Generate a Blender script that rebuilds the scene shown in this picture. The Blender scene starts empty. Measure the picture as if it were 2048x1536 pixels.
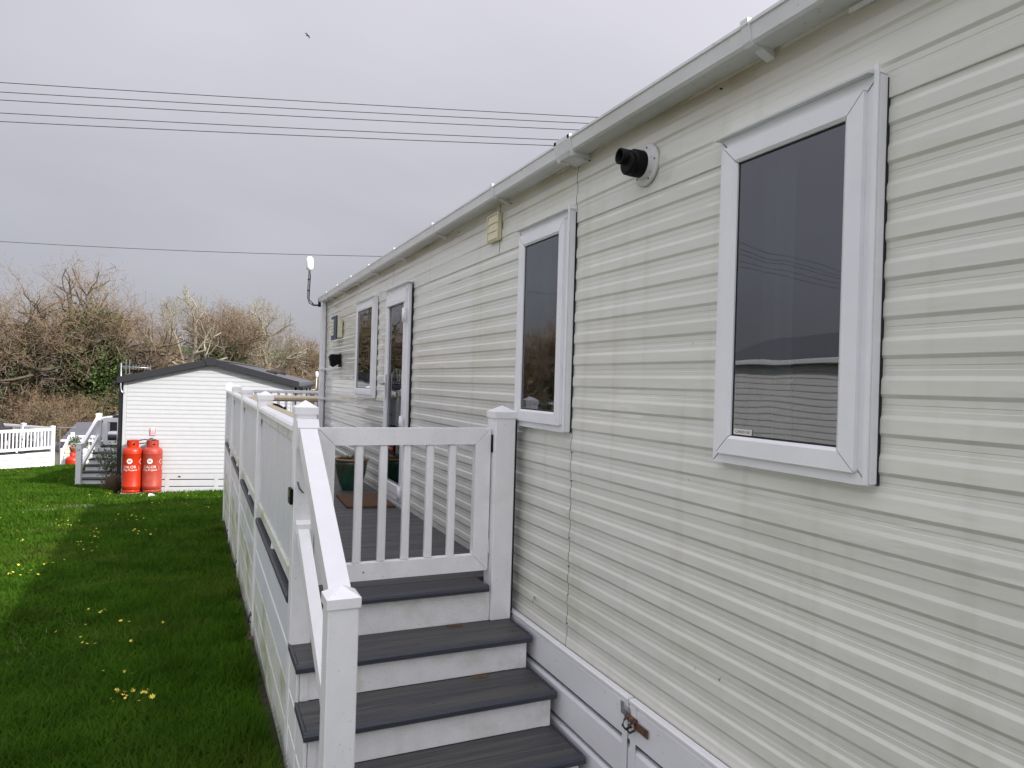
import bpy, math, random
import numpy as np
from mathutils import Vector, Matrix, noise as mnoise
R = math.radians
rnd = random.Random(7)
nr = np.random.default_rng(11)
scene = bpy.context.scene
COL = scene.collection

# ------------------------------------------------------------------ camera
E = 1.70                                  # eye height; wall of the near caravan is the plane x = 0
cam_d = bpy.data.cameras.new("camera")
cam_d.sensor_width = 36.0
cam_d.lens = 1400.0 / 2048.0 * 36.0
cam_d.clip_start = 0.05
cam_d.clip_end = 4000.0
cam = bpy.data.objects.new("camera", cam_d)
COL.objects.link(cam)
YAW, ROLL = R(24.16), math.atan(0.029)
cam.matrix_world = (Matrix.Translation((-1.65, 0.0, E)) @ Matrix.Rotation(-YAW, 4, 'Z')
                    @ Matrix.Rotation(R(90), 4, 'X') @ Matrix.Rotation(ROLL, 4, 'Z'))
scene.camera = cam

# ------------------------------------------------------------------ sun and sky
SUN = Vector((-3.4, 4.9, -3.69)).normalized()       # direction the light travels
sun_d = bpy.data.lights.new("sun", 'SUN')
sun_d.energy = 4.3
sun_d.angle = R(0.9)
sun_d.color = (1.0, 0.965, 0.91)
sun = bpy.data.objects.new("sun", sun_d)
sun.rotation_euler = SUN.to_track_quat('-Z', 'Y').to_euler()
sun.location = (20, -40, 30)
COL.objects.link(sun)

world = bpy.data.worlds.new("World")
scene.world = world
world.use_nodes = True
wt = world.node_tree
wt.nodes.clear()
def wn(t, **k):
    n = wt.nodes.new(t)
    for a, b in k.items(): setattr(n, a, b)
    return n
wl = wt.links.new
w_out = wn('ShaderNodeOutputWorld')
sky = wn('ShaderNodeTexSky', sky_type='NISHITA', sun_disc=False)
sky.sun_elevation = math.asin(-SUN.z)
sky.sun_rotation = math.atan2(-SUN.x, -SUN.y)
bg_sky = wn('ShaderNodeBackground'); bg_sky.inputs[1].default_value = 0.10
wl(sky.outputs[0], bg_sky.inputs[0])
tc = wn('ShaderNodeTexCoord')
sep = wn('ShaderNodeSeparateXYZ'); wl(tc.outputs['Generated'], sep.inputs[0])
zp = wn('ShaderNodeMath', operation='MAXIMUM'); wl(sep.outputs[2], zp.inputs[0]); zp.inputs[1].default_value = 0.0
den = wn('ShaderNodeMath', operation='ADD'); wl(zp.outputs[0], den.inputs[0]); den.inputs[1].default_value = 0.16
dx = wn('ShaderNodeMath', operation='DIVIDE'); wl(sep.outputs[0], dx.inputs[0]); wl(den.outputs[0], dx.inputs[1])
dy = wn('ShaderNodeMath', operation='DIVIDE'); wl(sep.outputs[1], dy.inputs[0]); wl(den.outputs[0], dy.inputs[1])
cmb = wn('ShaderNodeCombineXYZ'); wl(dx.outputs[0], cmb.inputs[0]); wl(dy.outputs[0], cmb.inputs[1])
n1 = wn('ShaderNodeTexNoise'); n1.inputs['Scale'].default_value = 0.42; n1.inputs['Detail'].default_value = 5.0
n1.inputs['Roughness'].default_value = 0.48; n1.inputs['Distortion'].default_value = 0.35
wl(cmb.outputs[0], n1.inputs['Vector'])
rmp = wn('ShaderNodeValToRGB')
rmp.color_ramp.elements[0].position = 0.25; rmp.color_ramp.elements[0].color = (0.72, 0.705, 0.79, 1)
rmp.color_ramp.elements[1].position = 0.75; rmp.color_ramp.elements[1].color = (1.08, 1.065, 1.16, 1)
wl(n1.outputs['Fac'], rmp.inputs[0])
el = wn('ShaderNodeMapRange'); el.inputs['From Min'].default_value = 0.0; el.inputs['From Max'].default_value = 1.0
el.inputs['To Min'].default_value = 0.335; el.inputs['To Max'].default_value = 0.95     # overcast: brighter overhead
wl(zp.outputs[0], el.inputs['Value'])
dt = wn('ShaderNodeVectorMath', operation='DOT_PRODUCT'); wl(tc.outputs['Generated'], dt.inputs[0]); dt.inputs[1].default_value = tuple(-SUN)
au = wn('ShaderNodeMapRange', interpolation_type='SMOOTHSTEP'); au.inputs['From Min'].default_value = -0.25; au.inputs['From Max'].default_value = 1.0   # thin cloud glows around the sun
au.inputs['To Min'].default_value = 1.0; au.inputs['To Max'].default_value = 2.1
wl(dt.outputs['Value'], au.inputs['Value'])
lum = wn('ShaderNodeMath', operation='MULTIPLY'); wl(el.outputs[0], lum.inputs[0]); wl(au.outputs[0], lum.inputs[1])
bg_cl = wn('ShaderNodeBackground'); wl(rmp.outputs[0], bg_cl.inputs[0]); wl(lum.outputs[0], bg_cl.inputs[1])
mx = wn('ShaderNodeMixShader'); mx.inputs[0].default_value = 0.93
wl(bg_sky.outputs[0], mx.inputs[1]); wl(bg_cl.outputs[0], mx.inputs[2]); wl(mx.outputs[0], w_out.inputs[0])

vs = scene.view_settings
vs.view_transform = 'Standard'
vs.look = 'None'
vs.exposure = 0.34
vs.gamma = 1.0

# ------------------------------------------------------------------ materials
MATS = {}
def mat(name, col, rough=0.5, var=0.0, vscale=3.0, stretch=(1, 1, 1), col2=None, thr=(0.35, 0.7),
        bump=0.0, bscale=40.0, bstretch=None, spec=0.5, metallic=0.0, coat=0.0, detail=4.0, bdist=0.004,
        trans=0.0, speck=None):
    """principled material whose colour varies with a world-space noise; col2 is a stain colour with its own shape"""
    m = bpy.data.materials.new(name); m.use_nodes = True
    nt = m.node_tree; L = nt.links.new
    b = nt.nodes['Principled BSDF']
    b.inputs['Roughness'].default_value = rough
    b.inputs['Specular IOR Level'].default_value = spec
    b.inputs['Metallic'].default_value = metallic
    b.inputs['Coat Weight'].default_value = coat
    b.inputs['Coat Roughness'].default_value = 0.08
    geo = nt.nodes.new('ShaderNodeNewGeometry')
    cur = None
    rgb = nt.nodes.new('ShaderNodeRGB'); rgb.outputs[0].default_value = (*col, 1); cur = rgb.outputs[0]
    def vec(st, sc):
        mp = nt.nodes.new('ShaderNodeMapping'); mp.inputs['Scale'].default_value = [s * sc for s in st]
        L(geo.outputs['Position'], mp.inputs[0]); return mp.outputs[0]
    if var > 0 or col2:
        n = nt.nodes.new('ShaderNodeTexNoise'); n.inputs['Scale'].default_value = 1.0
        n.inputs['Detail'].default_value = detail
        L(vec(stretch, vscale), n.inputs['Vector'])
        if col2:
            mr = nt.nodes.new('ShaderNodeMapRange'); mr.inputs['From Min'].default_value = thr[0]; mr.inputs['From Max'].default_value = thr[1]
            L(n.outputs['Fac'], mr.inputs['Value'])
            mix = nt.nodes.new('ShaderNodeMix'); mix.data_type = 'RGBA'
            L(mr.outputs[0], mix.inputs[0]); L(cur, mix.inputs[6]); mix.inputs[7].default_value = (*col2, 1)
            cur = mix.outputs[2]
        if var > 0:
            mr = nt.nodes.new('ShaderNodeMapRange'); mr.inputs['From Min'].default_value = 0.25; mr.inputs['From Max'].default_value = 0.75
            mr.inputs['To Min'].default_value = 1 - var; mr.inputs['To Max'].default_value = 1 + var
            n2 = nt.nodes.new('ShaderNodeTexNoise'); n2.inputs['Scale'].default_value = 1.0; n2.inputs['Detail'].default_value = detail
            L(vec(stretch, vscale * 2.3), n2.inputs['Vector']); L(n2.outputs['Fac'], mr.inputs['Value'])
            mu = nt.nodes.new('ShaderNodeMix'); mu.data_type = 'RGBA'; mu.blend_type = 'MULTIPLY'; mu.inputs[0].default_value = 1
            L(cur, mu.inputs[6]); L(mr.outputs[0], mu.inputs[7]); cur = mu.outputs[2]
    if speck:                                    # small dirt specks (colour, scale, threshold)
        sc, th, sm = speck
        n3 = nt.nodes.new('ShaderNodeTexNoise'); n3.inputs['Scale'].default_value = 1.0; n3.inputs['Detail'].default_value = 3
        L(vec((1, 1, 1), sc), n3.inputs['Vector'])
        mr = nt.nodes.new('ShaderNodeMapRange'); mr.inputs['From Min'].default_value = th; mr.inputs['From Max'].default_value = th + 0.08
        mr.inputs['To Max'].default_value = sm
        L(n3.outputs['Fac'], mr.inputs['Value'])
        mix = nt.nodes.new('ShaderNodeMix'); mix.data_type = 'RGBA'
        L(mr.outputs[0], mix.inputs[0]); L(cur, mix.inputs[6]); mix.inputs[7].default_value = (0.16, 0.14, 0.10, 1)
        cur = mix.outputs[2]
    L(cur, b.inputs['Base Color'])
    if bump > 0:
        n = nt.nodes.new('ShaderNodeTexNoise'); n.inputs['Scale'].default_value = 1.0; n.inputs['Detail'].default_value = 3.0
        L(vec(bstretch or stretch, bscale), n.inputs['Vector'])
        bp = nt.nodes.new('ShaderNodeBump'); bp.inputs['Strength'].default_value = bump; bp.inputs['Distance'].default_value = bdist
        L(n.outputs['Fac'], bp.inputs['Height']); L(bp.outputs[0], b.inputs['Normal'])
    if trans > 0:
        tr = nt.nodes.new('ShaderNodeBsdfTranslucent'); L(cur, tr.inputs[0])
        ms = nt.nodes.new('ShaderNodeMixShader'); ms.inputs[0].default_value = trans
        L(b.outputs[0], ms.inputs[1]); L(tr.outputs[0], ms.inputs[2])
        L(ms.outputs[0], nt.nodes['Material Output'].inputs[0])
    MATS[name] = m
    return m

mat('pvc', (0.88, 0.88, 0.88), 0.33, 0.04, 5, col2=(0.74, 0.745, 0.71), thr=(.55, .80), stretch=(1, 1, .6), speck=(85, 0.66, 0.32))
mat('pvc_window', (0.86, 0.865, 0.885), 0.28, 0.03, 4)
mat('pvc_clean', (0.80, 0.80, 0.81), 0.35, 0.03, 5)
mat('pvc_riser', (0.86, 0.86, 0.85), 0.42, 0.06, 6, col2=(0.70, 0.69, 0.62), thr=(.52, .75), speck=(140, 0.60, 0.24))
mat('pvc_gutter', (0.80, 0.80, 0.81), 0.35, 0.07, 3.0, col2=(0.66, 0.66, 0.63), thr=(0.52, 0.78), stretch=(1, .5, 1), speck=(40, .66, .4))
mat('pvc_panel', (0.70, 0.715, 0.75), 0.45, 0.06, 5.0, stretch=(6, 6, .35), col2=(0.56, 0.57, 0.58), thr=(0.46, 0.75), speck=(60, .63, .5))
mat('pvc_rail_stained', (0.70, 0.70, 0.69), 0.5, 0.08, 8.0, col2=(0.50, 0.49, 0.42), thr=(0.48, 0.70), speck=(50, .6, .5))
mat('pvc_algae', (0.66, 0.68, 0.62), 0.5, 0.06, 4.0, col2=(0.36, 0.41, 0.22), thr=(0.46, 0.66), stretch=(1, .6, 1), speck=(40, .62, .6))
mat('pvc_skirt', (0.72, 0.74, 0.78), 0.42, 0.05, 3.0, col2=(0.45, 0.48, 0.36), thr=(0.52, 0.72), stretch=(1, .5, 1), speck=(40, .66, .5))
mat('skirt_grey', (0.78, 0.785, 0.81), 0.38, 0.05, 2.2, stretch=(1, .6, 1), speck=(45, .68, .4))
mat('tan_wood', (0.50, 0.42, 0.28), 0.6, 0.08, 14, stretch=(1, .2, 1), speck=(60, .6, .4))
mat('deck_board', (0.052, 0.053, 0.057), 0.52, 0.22, 3.0, stretch=(.35, 9, 9), detail=6, bump=0.9, bscale=9.0, bstretch=(.5, 12, 12), bdist=.004,
    col2=(0.088, 0.083, 0.076), thr=(.44, .66), speck=(90, .66, .35))
mat('nosing', (0.050, 0.053, 0.068), 0.48, 0.10, 9, stretch=(.3, 4, 4), bump=.25, bscale=30)
mat('dark_trim', (0.010, 0.010, 0.011), 0.5)
mat('black_plastic', (0.004, 0.004, 0.004), 0.6, spec=.2)
mat('black_rubber', (0.012, 0.012, 0.013), 0.7)
mat('gap_dark', (0.02, 0.02, 0.02), 0.9)
mat('interior', (0.16, 0.155, 0.15), 0.9)
mat('curtain', (0.55, 0.56, 0.57), 0.9)
mat('vent_cream', (0.74, 0.69, 0.47), 0.5, .05, 12)
mat('vent_sign_blue', (0.035, 0.06, 0.12), 0.5)
mat('steel', (0.45, 0.46, 0.48), 0.32, .12, 20, metallic=0.9)
mat('rust', (0.16, 0.075, 0.04), 0.8, .3, 60, col2=(.06, .035, .03), thr=(.45, .6))
mat('iron_dark', (0.05, 0.04, 0.035), 0.6, .3, 60)
mat('flange_white', (0.70, 0.70, 0.69), 0.4, .05, 30, speck=(60, .62, .5))
mat('pot_green', (0.018, 0.075, 0.045), 0.16, .3, 9, col2=(0.07, 0.045, 0.025), thr=(.53, .68), stretch=(1, 1, .5))
mat('pot_rim', (0.22, 0.11, 0.06), 0.4, .2, 20)
mat('soil', (0.035, 0.024, 0.016), 0.95, .3, 40)
mat('coir', (0.12, 0.065, 0.035), 0.98, .25, 60, bump=1, bscale=300, bdist=.01)
mat('white_box', (0.86, 0.86, 0.86), 0.4)
mat('cable_grey', (0.10, 0.10, 0.11), 0.5)
mat('anthracite', (0.026, 0.027, 0.031), 0.42, .08, 5)
mat('roof_tile', (0.11, 0.11, 0.125), 0.6, .15, 6, bump=.5, bscale=14)
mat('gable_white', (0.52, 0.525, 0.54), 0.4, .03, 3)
mat('gas_red', (0.45, 0.026, 0.003), 0.38, .05, 8, speck=(40, .70, .4))
mat('gas_red_faded', (0.37, 0.036, 0.018), 0.5, .10, 9, col2=(.36, .075, .05), thr=(.45, .75), speck=(50, .66, .35))
mat('print_white', (0.80, 0.76, 0.72), 0.6)
mat('print_pale', (0.70, 0.42, 0.36), 0.6)
mat('print_grey', (0.10, 0.10, 0.11), 0.6)
mat('sign_pink', (0.60, 0.06, 0.09), 0.6)
mat('sign_green', (0.07, 0.11, 0.025), 0.4, .3, 40)
mat('wire', (0.018, 0.018, 0.024), 0.6)
mat('bird', (0.05, 0.05, 0.06), 0.8)
mat('paver', (0.17, 0.105, 0.08), 0.9, .25, 20, bump=.4, bscale=60)
mat('slab_stone', (0.22, 0.20, 0.15), 0.9, .2, 20)
mat('litter_white', (0.75, 0.75, 0.73), 0.6)
mat('bark', (0.105, 0.085, 0.06), 0.95, .35, 3, stretch=(1, 1, .4), bump=.6, bscale=12, bdist=.03)
mat('bark_pale', (0.36, 0.33, 0.25), 0.95, .25, 3, stretch=(1, 1, .4))
mat('twig', (0.215, 0.155, 0.095), 0.95, .35, .8)
mat('twig_grey', (0.25, 0.215, 0.16), 0.95, .35, .8)
mat('bud', (0.20, 0.115, 0.055), 0.9, .4, .9)
mat('ivy', (0.040, 0.078, 0.012), 0.6, .5, 1.2, col2=(.075, .115, .018), thr=(.5, .7))
mat('bramble', (0.165, 0.115, 0.07), 0.95, .45, .45)
mat('bramble_leaf', (0.045, 0.065, 0.017), 0.7, .5, .5, col2=(.10, .085, .03), thr=(.45, .65))
mat('hill_mat', (0.075, 0.062, 0.052), 1.0, .3, .02, col2=(0.06, 0.095, 0.03), thr=(.50, .56), stretch=(.6, .6, .6))
mat('ground_mat', (0.016, 0.032, 0.004), 1.0, .25, 2.5, col2=(0.030, 0.042, 0.008), thr=(.45, .75), bump=.6, bscale=30, bdist=.02)
mat('mud', (0.040, 0.028, 0.018), 1.0, .4, 7, col2=(0.035, 0.038, 0.012), thr=(.45, .6), bump=.8, bscale=25, bdist=.02)
mat('leaf_litter', (0.12, 0.07, 0.035), 0.9, .5, 20)
mat('grass', (0.052, 0.125, 0.008), 0.7, .38, 1.1, col2=(0.090, 0.140, 0.018), thr=(.48, .75), spec=.06, trans=.40)
mat('straw', (0.10, 0.105, 0.03), 0.9, .4, 2)
mat('petal', (0.88, 0.72, 0.10), 0.5)
mat('stem', (0.07, 0.12, 0.02), 0.6)
mat('shrub_leaf', (0.12, 0.15, 0.085), 0.35, .4, 4)
mat('shrub_brown', (0.19, 0.13, 0.085), 0.95, .4, 12)
mat('cream_wall', (0.70, 0.66, 0.54), 0.5, .04, 4)
mat('b_wall', (0.74, 0.73, 0.69), 0.4, .04, 3)
mat('furniture_dark', (0.028, 0.022, 0.026), 0.6, .2, 8)
mat('terracotta', (0.34, 0.12, 0.06), 0.8, .15, 10)
mat('plant_green', (0.05, 0.085, 0.022), 0.6, .5, 4)
mat('pole_wood', (0.12, 0.09, 0.065), .9, .2, 4)

def siding_material():
    m = mat('siding', (0.745, 0.742, 0.682), 0.085, 0.05, 1.6, stretch=(1, .25, 3), col2=(0.66, 0.66, 0.59), thr=(.5, .8),
            bump=0.45, bscale=1.0, bstretch=(1.0, 3.0, 16.0), bdist=.006, coat=0.0, speck=(34, .735, .5))
    nt = m.node_tree; L = nt.links.new; b = nt.nodes['Principled BSDF']
    # brown tide mark below the gutter: grime that has run down from it
    geo = nt.nodes.new('ShaderNodeNewGeometry'); sx = nt.nodes.new('ShaderNodeSeparateXYZ'); L(geo.outputs['Position'], sx.inputs[0])
    ns = nt.nodes.new('ShaderNodeTexNoise'); mp = nt.nodes.new('ShaderNodeMapping'); mp.inputs['Scale'].default_value = (1, 1.4, 6)
    L(geo.outputs['Position'], mp.inputs[0]); L(mp.outputs[0], ns.inputs['Vector']); ns.inputs['Scale'].default_value = 1
    mr = nt.nodes.new('ShaderNodeMapRange'); mr.inputs['From Min'].default_value = E + 0.93; mr.inputs['From Max'].default_value = E + 1.10
    L(sx.outputs[2], mr.inputs['Value'])
    mm = nt.nodes.new('ShaderNodeMath'); mm.operation = 'MULTIPLY'; L(mr.outputs[0], mm.inputs[0]); L(ns.outputs['Fac'], mm.inputs[1])
    mm2 = nt.nodes.new('ShaderNodeMath'); mm2.operation = 'MULTIPLY'; mm2.use_clamp = True; L(mm.outputs[0], mm2.inputs[0]); mm2.inputs[1].default_value = 1.7; mm = mm2
    old = b.inputs['Base Color'].links[0].from_socket
    mix = nt.nodes.new('ShaderNodeMix'); mix.data_type = 'RGBA'; L(mm.outputs[0], mix.inputs[0]); L(old, mix.inputs[6])
    mix.inputs[7].default_value = (0.30, 0.24, 0.14, 1)
    cur = mix.outputs[2]
    # rain streaks and a little green growth low down
    for scl, lo, hi, amt, colr in (((1, 11, .7), .54, .80, .45, (.56, .54, .43, 1)), ((1, 1.1, 2.2), .56, .78, .40, (.52, .53, .36, 1))):
        mp = nt.nodes.new('ShaderNodeMapping'); mp.inputs['Scale'].default_value = scl; L(geo.outputs['Position'], mp.inputs[0])
        n = nt.nodes.new('ShaderNodeTexNoise'); n.inputs['Scale'].default_value = 1; n.inputs['Detail'].default_value = 5; L(mp.outputs[0], n.inputs['Vector'])
        r = nt.nodes.new('ShaderNodeMapRange'); r.inputs['From Min'].default_value = lo; r.inputs['From Max'].default_value = hi; r.inputs['To Max'].default_value = amt
        L(n.outputs['Fac'], r.inputs['Value'])
        mi = nt.nodes.new('ShaderNodeMix'); mi.data_type = 'RGBA'; L(r.outputs[0], mi.inputs[0]); L(cur, mi.inputs[6]); mi.inputs[7].default_value = colr; cur = mi.outputs[2]
    L(cur, b.inputs['Base Color'])
siding_material()

def glass_material():
    m = bpy.data.materials.new('glass'); m.use_nodes = True; nt = m.node_tree; nt.nodes.clear(); L = nt.links.new
    o = nt.nodes.new('ShaderNodeOutputMaterial'); mix = nt.nodes.new('ShaderNodeMixShader')
    fr = nt.nodes.new('ShaderNodeFresnel'); fr.inputs[0].default_value = 2.35
    tr = nt.nodes.new('ShaderNodeBsdfTransparent'); tr.inputs[0].default_value = (0.42, 0.45, 0.46, 1)
    gl = nt.nodes.new('ShaderNodeBsdfGlossy'); gl.inputs['Roughness'].default_value = 0.012; gl.inputs[0].default_value = (.92, .94, 1, 1)
    geo = nt.nodes.new('ShaderNodeNewGeometry'); ns = nt.nodes.new('ShaderNodeTexNoise'); ns.inputs['Scale'].default_value = 2.2
    L(geo.outputs['Position'], ns.inputs['Vector'])
    bp = nt.nodes.new('ShaderNodeBump'); bp.inputs['Strength'].default_value = .12; bp.inputs['Distance'].default_value = .012
    L(ns.outputs['Fac'], bp.inputs['Height']); L(bp.outputs[0], gl.inputs['Normal'])
    L(fr.outputs[0], mix.inputs[0]); L(tr.outputs[0], mix.inputs[1]); L(gl.outputs[0], mix.inputs[2]); L(mix.outputs[0], o.inputs[0])
    MATS['glass'] = m
glass_material()

# ------------------------------------------------------------------ mesh helpers
class MB:
    def __init__(s): s.v = []; s.f = []
    def add(s, vs, fs):
        o = len(s.v); s.v += [tuple(p) for p in vs]; s.f += [tuple(i + o for i in q) for q in fs]; return s
    def box(s, x0, x1, y0, y1, z0, z1, c=0.0):
        if c <= 0:
            return s.add([(x0, y0, z0), (x1, y0, z0), (x1, y1, z0), (x0, y1, z0), (x0, y0, z1), (x1, y0, z1), (x1, y1, z1), (x0, y1, z1)],
                         [(0, 3, 2, 1), (4, 5, 6, 7), (0, 1, 5, 4), (1, 2, 6, 5), (2, 3, 7, 6), (3, 0, 4, 7)])
        c = min(c, abs(x1 - x0) * .45, abs(y1 - y0) * .45, abs(z1 - z0) * .45)
        X, Y, Z = (x0, x1), (y0, y1), (z0, z1); V = []; idx = {}
        for i in (0, 1):
            for j in (0, 1):
                for k in (0, 1):
                    sx, sy, sz = (1 - 2 * i) * c, (1 - 2 * j) * c, (1 - 2 * k) * c
                    for a, p in (('x', (X[i], Y[j] + sy, Z[k] + sz)), ('y', (X[i] + sx, Y[j], Z[k] + sz)), ('z', (X[i] + sx, Y[j] + sy, Z[k]))):
                        idx[(i, j, k, a)] = len(V); V.append(p)
        F = []
        def q(*ks): F.append(tuple(idx[k] for k in ks))
        for i in (0, 1):
            o = [(i, 0, 0, 'x'), (i, 1, 0, 'x'), (i, 1, 1, 'x'), (i, 0, 1, 'x')]; q(*(o if i else o[::-1]))
            o = [(0, i, 0, 'y'), (0, i, 1, 'y'), (1, i, 1, 'y'), (1, i, 0, 'y')]; q(*(o if i else o[::-1]))
            o = [(0, 0, i, 'z'), (1, 0, i, 'z'), (1, 1, i, 'z'), (0, 1, i, 'z')]; q(*(o if i else o[::-1]))
        for i in (0, 1):
            for j in (0, 1):
                q((i, j, 0, 'x'), (i, j, 1, 'x'), (i, j, 1, 'y'), (i, j, 0, 'y'))
                q((i, 0, j, 'x'), (i, 1, j, 'x'), (i, 1, j, 'z'), (i, 0, j, 'z'))
                q((0, i, j, 'y'), (1, i, j, 'y'), (1, i, j, 'z'), (0, i, j, 'z'))
                for k in (0, 1): q((i, j, k, 'x'), (i, j, k, 'y'), (i, j, k, 'z'))
        return s.add(V, F)
    def extrude(s, prof, a, b):
        """closed profile of 2 tuples of points: list of (p at a, p at b) 3-D pairs"""
        n = len(prof); V = [p for p, _ in prof] + [q for _, q in prof]
        return s.add(V, [tuple(range(n))[::-1], tuple(range(n, 2 * n))] + [(i, (i + 1) % n, n + (i + 1) % n, n + i) for i in range(n)])
    def prism_y(s, pts, y0, y1): return s.extrude([((x, y0, z), (x, y1, z)) for x, z in pts], 0, 0)
    def prism_x(s, pts, x0, x1): return s.extrude([((x0, y, z), (x1, y, z)) for y, z in pts], 0, 0)
    def prism_z(s, pts, z0, z1): return s.extrude([((x, y, z0), (x, y, z1)) for x, y in pts], 0, 0)
    def tube(s, pts, r, n=8, caps=True):
        pts = [Vector(p) for p in pts]; rs = r if isinstance(r, (list, tuple)) else [r] * len(pts)
        V = []; F = []
        for i, p in enumerate(pts):
            d = (pts[min(i + 1, len(pts) - 1)] - pts[max(i - 1, 0)]).normalized()
            a = d.cross(Vector((0, 0, 1)) if abs(d.z) < .9 else Vector((1, 0, 0))).normalized(); b = d.cross(a)
            for k in range(n):
                t = 2 * math.pi * k / n; V.append(p + (a * math.cos(t) + b * math.sin(t)) * rs[i])
        for i in range(len(pts) - 1):
            for k in range(n): F.append((i * n + k, i * n + (k + 1) % n, (i + 1) * n + (k + 1) % n, (i + 1) * n + k))
        if caps: F += [tuple(range(n))[::-1], tuple(range((len(pts) - 1) * n, len(pts) * n))]
        return s.add(V, F)
    def lathe(s, prof, n=20, c=(0, 0, 0), caps=True):
        V = [(c[0] + r * math.cos(2 * math.pi * k / n), c[1] + r * math.sin(2 * math.pi * k / n), c[2] + z) for r, z in prof for k in range(n)]
        F = [(i * n + k, i * n + (k + 1) % n, (i + 1) * n + (k + 1) % n, (i + 1) * n + k) for i in range(len(prof) - 1) for k in range(n)]
        if caps: F += [tuple(range(n))[::-1], tuple(range((len(prof) - 1) * n, len(prof) * n))]
        return s.add(V, F)
    def bar(s, p, q, w, h, up=(0, 0, 1)):
        """rectangular bar from p to q; w across, h along up"""
        p, q = Vector(p), Vector(q); d = (q - p).normalized(); a = d.cross(Vector(up)).normalized() * (w / 2); b = a.cross(d).normalized() * (h / 2)
        V = [p - a - b, p + a - b, p + a + b, p - a + b, q - a - b, q + a - b, q + a + b, q - a + b]
        return s.add(V, [(0, 3, 2, 1), (4, 5, 6, 7), (0, 1, 5, 4), (1, 2, 6, 5), (2, 3, 7, 6), (3, 0, 4, 7)])

INFO = {}            # object -> (root, origin in the root's space)
def tag(o, label=None, cat=None, group=None, kind=None):
    if label: o['label'] = label
    if cat: o['category'] = cat
    if group: o['group'] = group
    if kind: o['kind'] = kind
    return o
def mesh_of(name, V, F, smooth=False):
    me = bpy.data.meshes.new(name); me.from_pydata([tuple(p) for p in V], [], F)
    if smooth: me.polygons.foreach_set('use_smooth', [True] * len(me.polygons))
    me.update(); return me
def thing(name, label, cat, loc=(0, 0, 0), rz=0.0, group=None, kind=None):
    o = bpy.data.objects.new(name, None); o.empty_display_size = .1; COL.objects.link(o)
    o.location = loc; o.rotation_euler = (0, 0, rz); tag(o, label, cat, group, kind)
    INFO[o] = (o, Vector((0, 0, 0))); return o
def part(name, mb, m, parent, smooth=False, label=None, kind=None, local=False, double=False):
    """mesh part; vertices are world coordinates (or the root's own when local=True)"""
    root, porg = INFO[parent]
    V = [Vector(p) for p in mb.v]
    if not local:
        mi = (Matrix.Translation(root.location) @ Matrix.Rotation(root.rotation_euler.z, 4, 'Z')).inverted()
        V = [mi @ p for p in V]
    lo = Vector([min(p[i] for p in V) for i in range(3)]); hi = Vector([max(p[i] for p in V) for i in range(3)])
    c = Vector(((lo.x + hi.x) / 2, (lo.y + hi.y) / 2, lo.z))
    me = mesh_of(name, [p - c for p in V], mb.f, smooth); me.materials.append(MATS[m])
    o = bpy.data.objects.new(name, me); COL.objects.link(o); o.parent = parent; o.location = c - porg
    if label: o['label'] = label
    if kind: o['kind'] = kind
    INFO[o] = (root, c); return o
def solo(name, mb, m, label, cat=None, group=None, kind=None, smooth=False):
    V = [Vector(p) for p in mb.v]
    lo = Vector([min(p[i] for p in V) for i in range(3)]); hi = Vector([max(p[i] for p in V) for i in range(3)])
    c = Vector(((lo.x + hi.x) / 2, (lo.y + hi.y) / 2, lo.z))
    me = mesh_of(name, [p - c for p in V], mb.f, smooth); me.materials.append(MATS[m])
    o = bpy.data.objects.new(name, me); COL.objects.link(o); o.location = c
    INFO[o] = (o, Vector((0, 0, 0))); tag(o, label, cat, group, kind)
    o['_c'] = 0; del o['_c']; SOLO[o] = c; return o
SOLO = {}
def copy_tree(o, loc=None, rz=None, label=None, parent=None):
    c = o.copy(); COL.objects.link(c)
    if parent is not None: c.parent = parent
    if loc is not None: c.location = loc
    if rz is not None: c.rotation_euler = (0, 0, rz)
    if label: c['label'] = label
    for ch in list(o.children): copy_tree(ch, parent=c)
    return c
def np_obj(name, V, F, m, kind=None, label=None, cat=None, parent=None, loc=(0, 0, 0), smooth=False):
    """fast object from numpy arrays; F is (n,3) or (n,4)"""
    me = bpy.data.meshes.new(name); V = np.asarray(V, dtype=np.float32); F = np.asarray(F, dtype=np.int32)
    k = F.shape[1]
    me.vertices.add(len(V)); me.vertices.foreach_set('co', V.ravel())
    me.loops.add(F.size); me.loops.foreach_set('vertex_index', F.ravel())
    me.polygons.add(len(F)); me.polygons.foreach_set('loop_start', np.arange(0, F.size, k, dtype=np.int32))
    try: me.polygons.foreach_set('loop_total', np.full(len(F), k, dtype=np.int32))
    except Exception: pass
    if smooth: me.polygons.foreach_set('use_smooth', np.ones(len(F), dtype=bool))
    me.update(calc_edges=True); me.validate()
    me.materials.append(MATS[m]); o = bpy.data.objects.new(name, me); COL.objects.link(o); o.location = loc
    if parent: o.parent = parent
    tag(o, label, cat, None, kind); return o
def text_geo(txt, size, align='CENTER'):
    cu = bpy.data.curves.new('t', 'FONT'); cu.body = txt; cu.size = size; cu.align_x = align; cu.align_y = 'CENTER'; cu.resolution_u = 3
    o = bpy.data.objects.new('t', cu); COL.objects.link(o)
    bpy.context.view_layer.update()
    me = bpy.data.meshes.new_from_object(o.evaluated_get(bpy.context.evaluated_depsgraph_get()))
    V = [tuple(v.co) for v in me.vertices]; F = [tuple(p.vertices) for p in me.polygons]
    bpy.data.objects.remove(o); bpy.data.curves.remove(cu); bpy.data.meshes.remove(me)
    return V, F

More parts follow.
